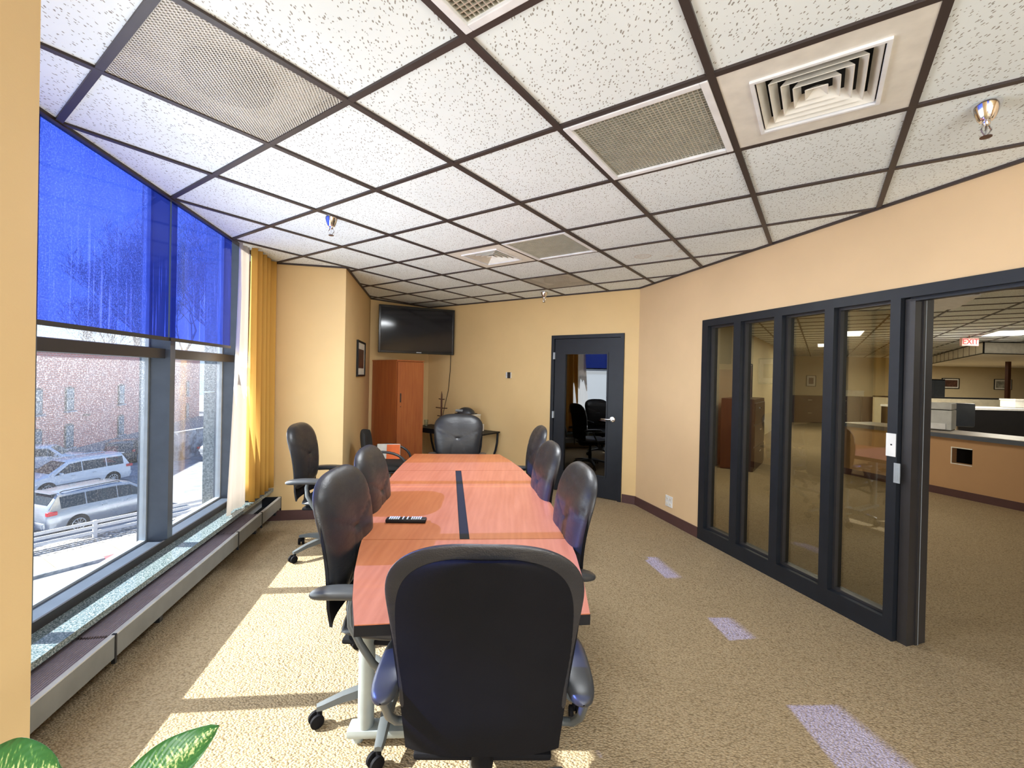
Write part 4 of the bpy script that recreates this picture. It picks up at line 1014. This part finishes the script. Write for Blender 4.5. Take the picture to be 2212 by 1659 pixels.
# exit sign
t = thing('exit_sign', 'red lettered EXIT sign hanging from the office ceiling', 'exit sign', (9.87, 9.6, 2.445), 0)
obj('case', B().box((0, 0, 0), (.36, .06, .17), bev=.008), 'exitcase', t); obj('mount', B().tube([(0, 0, .085), (0, 0, .135)], .012, 8), 'exitcase', t)
fc = bpy.data.curves.new('lettering', 'FONT'); fc.body = 'EXIT'; fc.size = .17; fc.extrude = .002; fc.align_x = 'CENTER'; fc.align_y = 'CENTER'; fc.materials.append(MT['exitred'])
o = bpy.data.objects.new('tmp', fc); C.objects.link(o); bpy.context.view_layer.update()
me = bpy.data.meshes.new_from_object(o.evaluated_get(bpy.context.evaluated_depsgraph_get())); bpy.data.objects.remove(o); me.materials.clear(); me.materials.append(MT['exitred'])
o = bpy.data.objects.new('lettering', me); link(o, t); o.location = (0, -.034, 0); o.rotation_euler = (PI/2, 0, 0)
# pictures of the office
YF = 18.62
framed('picture_frame', 'dark framed brown picture on the far office wall above the printer', (18.4, YF, 1.57), 0, .74, .44, 'brownpic', .05, .03)
framed('picture_frame', 'dark framed grey landscape picture on the far office wall beside the post', (20.6, YF, 1.57), 0, .74, .44, 'greypic', .06, .02)
framed('picture_frame', 'small framed picture on the far office wall seen through the third pane', (12.55, YF, 1.55), 0, .40, .46, 'brownpic', .08, .02)
framed('picture_frame', 'small framed picture on the far office wall beside the third pane mullion', (13.25, YF, 1.55), 0, .36, .46, 'greypic', .08, .02)
oa = math.atan2((OL1-OL0).y, (OL1-OL0).x)
def olw(t_, off=.0): d = (OL1-OL0).normalized(); return OL0+d*t_+V2(d.y, -d.x)*off
p = olw(1.85, .01); framed('picture_frame', 'large dark picture on the office side wall seen through the first pane', (p.x, p.y, 1.45), oa, .35, .55, 'brownpic', .01, .03)
p = olw(6.2, .01); framed('picture_frame', 'tall dark panel on the office side wall seen through the second pane', (p.x, p.y, 1.35), oa, .8, 1.1, 'brownpic', .01, .03)
p = olw(3.6, .36); t = thing('filing_cabinet', 'dark red filing cabinet against the office side wall', 'cabinet', (p.x, p.y, 0), oa); obj('body', B().box((0, 0, .6), (1.1, .5, 1.2), bev=.008), 'darkred', t)
for k in range(3):
    d_ = obj('drawer', B().box((0, -.256, .22+k*.37), (1.04, .014, .34)), 'darkred', t); obj('handle', B().box((0, -.27, .30+k*.37), (.16, .014, .02)), 'chrome', d_)
for i, x in enumerate((11.0, 12.25, 13.5)):
    t = thing('filing_cabinet', ['dark red lateral file at the far end of the office, against the side wall', 'dark red lateral file in the middle of the far row in the office', 'dark red lateral file beside the tall dark cabinet row in the office'][i], 'cabinet', (x, 16.6, 0), 0, 'lateral files at the far office wall')
    obj('body', B().box((0, 0, .5), (1.2, .5, 1.0), bev=.008), 'darkred', t)
    for k in range(2): d_ = obj('drawer', B().box((0, -.256, .26+k*.48), (1.12, .014, .44)), 'darkred', t); obj('handle', B().box((0, -.27, .36+k*.48), (.16, .014, .03)), 'chrome', d_)
t = thing('paper_tray', 'white tray on the far filing cabinets of the office', 'tray', (12.5, 16.5, 1.0)); obj('bin', B().box((0, 0, .11), (.9, .4, .2), bev=.01), 'paper', t); obj('rim', B().box((0, 0, .215), (.92, .42, .02)), 'paper', t)
# office ceiling lights
for i, (x, y, lb, lit) in enumerate([(5.55, 5.85, 'ceiling light panel just inside the open doorway of the office', 0.25), (9.9, 8.84, 'glowing ceiling light panel beside the exit sign', 1), (9.0, 12.6, 'glowing ceiling light panel over the far filing cabinets', 1), (7.2, 9.6, 'glowing ceiling light panel seen through the third pane', 1), (8.0, 1.0, 'glowing ceiling light panel in the unseen part of the office', 1), (14, 6, 'glowing ceiling light panel at the outer side of the office', 1)]):
    t = thing('ceiling_light', lb, 'ceiling light', (x, y, CH-.012), th, 'office ceiling lights')
    obj('frame', B().box((0, 0, 0), (.60, 1.21, .014)), 'purewhite', t)
    if lit == 1:
        obj('diffuser', B().box((0, 0, -.009), (.55, 1.16, .004)), 'lamp', t)
        area('office_lamp_light', (x, y, CH-.04), (0, 0, th), .55, 1.15, 55, (1, .93, .78))
    else: obj('diffuser', B().box((0, 0, -.009), (.55, 1.16, .004)), 'purewhite', t)
area('office_fill_light', (3.6, 6.2, 2.5), (0, 0, 0), 1.0, 1.0, 40, (1, .93, .78))  # added fill to brighten the near office, no fixture at this spot
area('soffit_area_light', (16.5, 15.5, 2.22), (0, 0, 0), 5, 2, 120, (1, .95, .78))  # area light below the soffit, no lamp body modelled

# ---------------------------------------------------------------- outside: ground, kerb, fence, cars, building, trees
ZG = -5.6
struct('ground', B().box((-62, 40, ZG-.3), (118, 160, .6)), 'asphalt', 'grey asphalt car park below the window', cat='ground')
ufd = V2(.52, .854)       # fence direction
F0_ = V2(-17.2, 18.4)
def fpt(t_, o_=0): n = V2(ufd.y, -ufd.x); return F0_+ufd*t_+n*o_
b = B(); b.prism([fpt(-12, .3), fpt(14, .3), fpt(14, 1.15), fpt(-12, 1.15)], ZG, ZG+.03); struct('ground_gravel', b, 'gravel', 'strip of gravel and snow crumbs beside the white fence', cat='ground')
b = B(); b.prism([fpt(-12, -.35), fpt(14, -.35), fpt(14, .3), fpt(-12, .3)], ZG, ZG+.025); struct('ground_bed', b, 'gravel', 'stony bed below the white fence', cat='ground')
sw_ = sempty('pavement', 'pale concrete sidewalk slabs beyond the street below', 'pavement')
for k in range(-6, 8):
    b = B(); b.prism([fpt(k*1.8+.01, 1.2), fpt(k*1.8+1.79, 1.2), fpt(k*1.8+1.79, 3.0), fpt(k*1.8+.01, 3.0)], ZG, ZG+.06); obj('paving_slab', b, 'concrete', sw_)
b = B(); b.prism([fpt(-12, 3.02), fpt(-.6, 3.02), fpt(-.6, 3.2), fpt(-12, 3.2)], ZG, ZG+.10); obj('kerb', b, 'stone', sw_)
b = B(); b.prism([fpt(-.6, 3.02), fpt(9, 3.02), fpt(9, 3.35), fpt(-.6, 3.35)], ZG, ZG+.10); o = obj('kerb', b, 'redpaint', sw_); o['label'] = 'red painted kerb'
b = B(); b.prism([fpt(-12, 3.36), fpt(14, 3.36), fpt(14, 9), fpt(-12, 9)], ZG, ZG+.02); struct('road', b, 'concrete', 'pale worn street beside the sidewalk', cat='road')
# fence
t = thing('vinyl_fence', 'low white vinyl rail fence in front of the silver minivan', 'fence', (0, 0, 0))
fa = math.atan2(ufd.y, ufd.x)
for k in range(-4, 5):
    p = fpt(k*2.4); obj('post', B().box((p.x, p.y, ZG+.36), (.13, .13, .72), rz=fa, bev=.01), 'vinyl', t)
for k in range(-4, 4):
    for z in (.22, .44, .64):
        p = fpt(k*2.4+1.2); obj('rail', B().box((p.x, p.y, ZG+z), (2.28, .04, .12), rz=fa), 'vinyl', t)

def car(name, label, loc, ang, paint, Lc=5.1, Wd=1.98, H=1.76, hood=1.0, van=True):
    t = thing(name, label, 'car', loc, ang); hw_ = Wd/2
    # stations: x, ground clearance, belt z, roof z, half width low, half width roof
    if van: st = [(-Lc/2, .45, .75, .80, .80, .70), (-Lc/2+.06, .30, 1.02, 1.10, .93, .80), (-Lc/2+.12, .28, 1.05, 1.25, .97, .82), (-Lc/2+.45, .26, 1.08, H-.02, 1, .78), (-1.2, .25, 1.06, H, 1, .80), (0, .25, 1.03, H, 1, .80), (.55, .25, 1.02, H-.06, 1, .79), (1.45, .25, 1.02, 1.10, 1, .84), (1.75, .26, .98, 1.02, .99, .84), (2.2, .28, .86, .90, .95, .80), (Lc/2-.08, .32, .70, .74, .86, .70), (Lc/2, .40, .58, .60, .74, .62)]
    else: st = [(-Lc/2, .45, .80, .85, .82, .7), (-Lc/2+.08, .32, 1.0, 1.08, .94, .78), (-Lc/2+.55, .28, 1.02, H-.08, .99, .76), (-.6, .26, 1.0, H, 1, .78), (.3, .26, .98, H-.03, 1, .78), (1.0, .26, .98, 1.04, 1, .84), (1.7, .28, .90, .95, .96, .8), (Lc/2-.06, .34, .70, .74, .86, .7), (Lc/2, .42, .58, .6, .76, .62)]
    b = B(); rings = []
    for (x, g_, be, ro, wl, wr) in st:
        wl *= hw_; wr *= hw_; half = [(wl*.93, g_), (wl, g_+.22), (wl, (g_+be)/2+.08), (wl*.97, be), (wr*1.0, ro-.05 if ro-be > .2 else (be+ro)/2), (wr*.86, ro)]
        pts_ = [(x, -y, z) for y, z in half]+[(x, y, z) for y, z in half[::-1]]
        rings.append([b.bm.verts.new(p) for p in pts_])
    n_ = len(rings[0])
    for i in range(len(rings)-1):
        for q_ in range(n_): b.bm.faces.new((rings[i][q_], rings[i][(q_+1) % n_], rings[i+1][(q_+1) % n_], rings[i+1][q_]))
    b.bm.faces.new(rings[0]); b.bm.faces.new(rings[-1][::-1]); obj('body', b, paint, t, True)
    def sp(i, s, k):   # side glass point on station i, k 0..1 from belt to roof
        x, g_, be, ro, wl, wr = st[i]; y0_, z0_ = wl*hw_*.97, be; y1_, z1_ = wr*hw_, ro-.05; return Vector((x, s*(y0_+(y1_-y0_)*k+.012), z0_+(z1_-z0_)*k+.0))
    a, c = (3, 7) if van else (2, 5)
    for s in (-1, 1):
        P = []
        idx = list(range(a, c+1))
        lo = [sp(i, s, .10) for i in idx[:-1]]; hi = [sp(i, s, .86) for i in idx[:-2]] if van else [sp(i, s, .86) for i in idx[:-1]]
        last = sp(idx[-2], s, .1)+ (sp(idx[-1], s, .1)-sp(idx[-2], s, .1))*.85
        for i in range(len(idx)-2):
            p0, p1 = sp(idx[i], s, .10), sp(idx[i+1], s, .10); q0, q1 = sp(idx[i], s, .86), sp(idx[i+1], s, .86)
            e_ = (p1-p0)*.03; b = B(); b.slab([p0+e_, p1-e_, q1-e_, q0+e_], .01); obj('side_window', b, 'carglass', t)
        i = idx[-2]; p0, q0 = sp(i, s, .10), sp(i, s, .86); b = B(); b.slab([p0, p0+(sp(idx[-1], s, .1)-p0)*.80, q0], .01); obj('side_window', b, 'carglass', t)
    def crossq(i, j, k0, k1, nm):
        x0, g0_, b0, r0, wl0, wr0 = st[i]; x1, g1_, b1, r1_, wl1, wr1 = st[j]
        A = Vector((x0, 0, r0)); Bq = Vector((x1, 0, r1_)); P0 = A.lerp(Bq, k0); P1 = A.lerp(Bq, k1); n_ = (Bq-A).cross(Vector((0, 1, 0))).normalized(); 
        if n_.z < 0: n_ = -n_
        o_ = n_*.015; b = B(); b.slab([P0+o_+Vector((0, -wr0*hw_*.80, 0)), P0+o_+Vector((0, wr0*hw_*.80, 0)), P1+o_+Vector((0, wr1*hw_*.84, 0)), P1+o_+Vector((0, -wr1*hw_*.84, 0))], .01); obj(nm, b, 'carglass', t)
    if van: crossq(6, 7, .08, .92, 'windscreen'); crossq(2, 3, .12, .92, 'rear_window')
    else: crossq(4, 5, .08, .92, 'windscreen'); crossq(1, 2, .25, .92, 'rear_window')
    for x in (-1.50 if van else -1.35, 1.58 if van else 1.4):
        for s in (-1, 1):
            b = B(); b.tube([(x, s*(hw_-.22), .35), (x, s*(hw_+.006), .35)], .41, 24); obj('wheel_arch', b, 'tyre', t)
            b = B(); b.tube([(x, s*(hw_-.20), .345), (x, s*(hw_+.02), .345), (x, s*(hw_+.028), .345)], [.345, .345, .32], 24); w_ = obj('wheel', b, 'tyre', t, True)
            b = B(); b.tube([(x, s*(hw_+.01), .345), (x, s*(hw_+.032), .345)], .07, 12)
            for k in range(10):
                a_ = 2*PI*k/10; b.tube([(x+.05*math.cos(a_), s*(hw_+.036), .345+.05*math.sin(a_)), (x+.24*math.cos(a_), s*(hw_+.034), .345+.24*math.sin(a_))], .016, 4)
            P = [(x+.235*math.cos(2*PI*k/24), s*(hw_+.032), .345+.235*math.sin(2*PI*k/24)) for k in range(25)]; b.tube(P, .016, 5); obj('rim', b, 'rim', w_)
    for s in (-1, 1):
        obj('tail_lamp', B().box((-Lc/2+.17, s*(hw_-.07), 1.0), (.34, .16, .16), bev=.03), 'red', t); obj('head_lamp', B().box((Lc/2-.28, s*(hw_-.16), .68), (.30, .12, .12), bev=.03), 'lightal', t)
        obj('wing_mirror', B().box((1.02 if van else .72, s*(hw_+.10), 1.10), (.12, .20, .14), bev=.03), paint, t)
        if van: obj('roof_rail', B().tube([(-2.0, s*.66, H+.0), (-1.9, s*.66, H+.04), (.1, s*.66, H+.04), (.2, s*.66, H-.0)], .02, 6), 'frame' if paint == 'carsilver' else paint, t)
        for x in (-.55, .45): obj('door_handle', B().box((x, s*(hw_+.008), .92), (.18, .02, .03)), 'lightal', t)
    obj('bumper', B().box((-Lc/2+.05, 0, .50), (.2, Wd*.82, .26), bev=.06), paint, t)
    if van: obj('spoiler', B().box((-Lc/2+.38, 0, H-.01), (.26, Wd*.66, .03), rx=0, bev=.01), paint, t)
    return t
hd = V2(.9, 2.84).normalized()
f1 = V2(-25.0, 24.06); f2 = V2(-24.1, 26.9); away = V2(-hd.y, hd.x)   # the far side of the car, away from the window
c_ = (f1+f2)/2 + away*1.0
car('minivan', 'white minivan parked beyond the silver one', (c_.x, c_.y, ZG), math.atan2(-hd.y, -hd.x), 'carwhite')
tail = V2(-18.75, 18.1); c_ = tail+hd*2.45+away*1.0
car('minivan', 'silver minivan parked just behind the white fence', (c_.x, c_.y, ZG), math.atan2(hd.y, hd.x), 'carsilver')
car('sport_utility', 'white sport utility car parked by the brick building', (-31.6, 30.2, ZG), math.atan2(-hd.y, -hd.x)+2.4, 'carwhite', 4.6, 1.85, 1.68, van=False)
car('dark_car', 'black car parked against the stone wall', (-29.6, 33.9, ZG), math.atan2(hd.y, hd.x)+.9, 'cardark', 4.7, 1.85, 1.6, van=False)
car('silver_car', 'silver car parked further along the stone wall', (-22.5, 36, ZG), 1.2, 'carsilver', 4.6, 1.85, 1.5, van=False)
# stone wall
b = B(); b.slab([(-25.9, 34.0, ZG), (-25.1, 62.0, ZG), (-25.1, 62.0, -3.3), (-25.9, 34.0, -3.4)], .4); b.slab([(-34.5, 38.2, ZG), (-25.9, 34.0, ZG), (-25.9, 34.0, -3.4), (-34.5, 38.2, -5.0)], .4)
tag(obj('stone_wall', b, 'stone'), 'rough grey stone retaining wall below the brick building', 'wall')
# brick building
fx0, fx1 = V2(-28.5, 19.5), V2(-42.0, 61.0); fdv = (V2(-35.3, 40)-V2(-33, 33)).normalized(); FB = V2(-37.3, 37.3)
fang = math.atan2(fdv.y, fdv.x)
Bd = thing('brick_building', 'red brick building with dark arched windows across the car park', 'building', (FB.x, FB.y, 0), fang)
# local: +X along the facade (away), +Y away from the room is the building's depth
nY = Matrix.Rotation(fang, 2) @ Vector((0, 1)); sY = 1 if nY.x < 0 else -1
wins = []
def fxl(px_): k = (px_-1106)/FPX; return (k*FB.y-FB.x)/(fdv.x-k*fdv.y)
cols_ = [fxl(80), fxl(150.5), fxl(262)]
step = (cols_[2]-cols_[0])/2*.97
cols = [cols_[0]-2*step, cols_[0]-step, cols_[0], cols_[1], cols_[2], cols_[2]+step, cols_[2]+2*step, cols_[2]+3*step]
WS = 1.35; zrows = [(1.508-3.358*1.13, 2.03), (1.508-6.128*1.13, 2.03)]
obj('wall', B().box((4, sY*5.02, -1.4), (54, 10, 8.5)), 'brick', Bd)
obj('cornice', B().box((4, sY*4.95, 2.93), (54.2, 10.2, .16)), 'sillst', Bd)
for xx in cols:
    for (z0, hh_) in zrows:
        w_ = 1.15
        P = [(-w_/2, 0), (w_/2, 0), (w_/2, hh_-.18)]+[(w_/2*math.cos(a), hh_-.18+.20*math.sin(a)) for a in [PI*k/8 for k in range(1, 8)]]+[(-w_/2, hh_-.18)]
        b = B(); b.slab([(xx+x, -sY*.01, z0+z) for x, z in P], .05*1); fr_ = obj('window', b, 'winframe', Bd)
        for (za, zb) in ((.10, hh_/2-.03), (hh_/2+.03, hh_-.16)):
            b = B(); b.box((xx, -sY*.07, z0+(za+zb)/2), (w_-.22, .03, zb-za)); obj('pane', b, 'fglass', fr_)
        b = B(); b.box((xx, -sY*.10, z0-.07), (w_+.25, .2, .14)); obj('sill', b, 'sillst', fr_)
b = B(); b.box((fxl(185), -sY*.15, zrows[0][0]-.55), (.5, .25, .12)); obj('wall_lamp', b, 'frame', Bd)
# trees
def tree(loc, h, seed, label, spread=.55):
    rnd = random.Random(seed); b = B(); tb_ = B()
    def br(p, d, l, r, dep, bb_):
        n = 3; pts_ = [p]; rr = [r]; q_ = p.copy(); dd = d.copy()
        for i in range(n):
            dd = (dd+Vector((rnd.uniform(-.18, .18), rnd.uniform(-.18, .18), rnd.uniform(-.02, .14)))).normalized(); q_ = q_+dd*(l/n); pts_.append(q_.copy()); rr.append(r*(1-.45*(i+1)/n))
        bb_.tube(pts_, rr, 5 if dep > 4 else 3, cap=False)
        if dep <= 0: return
        k = 3 if dep > 1 else 4
        for j in range(k):
            s_ = rnd.uniform(.35, 1.0) if j else 1.0; ip = min(2, int(s_*3)); base = pts_[ip].lerp(pts_[ip+1], s_*3-ip if ip < 3 and s_ < 1 else 1) if ip+1 < len(pts_) else pts_[-1]
            ax2 = Vector((rnd.uniform(-1, 1), rnd.uniform(-1, 1), rnd.uniform(-.1, .5))).normalized()
            nd = (dd*(1-spread*.6)+ax2*spread*(.6 if j == 0 else 1.1)).normalized()
            br(base, nd, l*rnd.uniform(.62, .8), max(.022, r*.55), dep-1, b)
    br(Vector((0, 0, 0)), Vector((0, 0, 1)), h*.32, h*.014, 7, tb_)
    t = thing('bare_tree', label, 'tree', loc); obj('trunk', tb_, 'bark', t); o = obj('branches', b, 'bark', t); return t
tr1 = tree((-58, 70, ZG), 34, 3, 'bare winter tree behind the brick building, in the middle of the wide blue shade')
labs = ['bare tree rising just beside the mullion shadow behind the brick building', 'bare tree behind the brick building beyond the mullion', 'bare tree low at the open sky side behind the brick building', 'bare tree seen through the narrow blue shade, close to the curtain', 'bare tree in the narrow blue shade next to the mullion', 'bare tree between the two tallest trees behind the brick building']
for (x, y, s_, rz), lb in zip([(-54, 72, .92, 1.3), (-50, 76, 1.05, 2.6), (-66, 68, .62, 4.0), (-46, 79, 1.10, 5.2), (-51, 82, 1.1, .7), (-62, 72, .82, 3.3)], labs):
    o = dup(tr1); o.location = (x, y, ZG); o.rotation_euler = (0, 0, rz); o.scale = (s_, s_, s_); o['label'] = lb
o = dup(tr1); o.location = (-15.0, 26.0, ZG); o.scale = (.2, .2, .2); o['label'] = 'small bare sapling in the car park seen through the narrow pane'
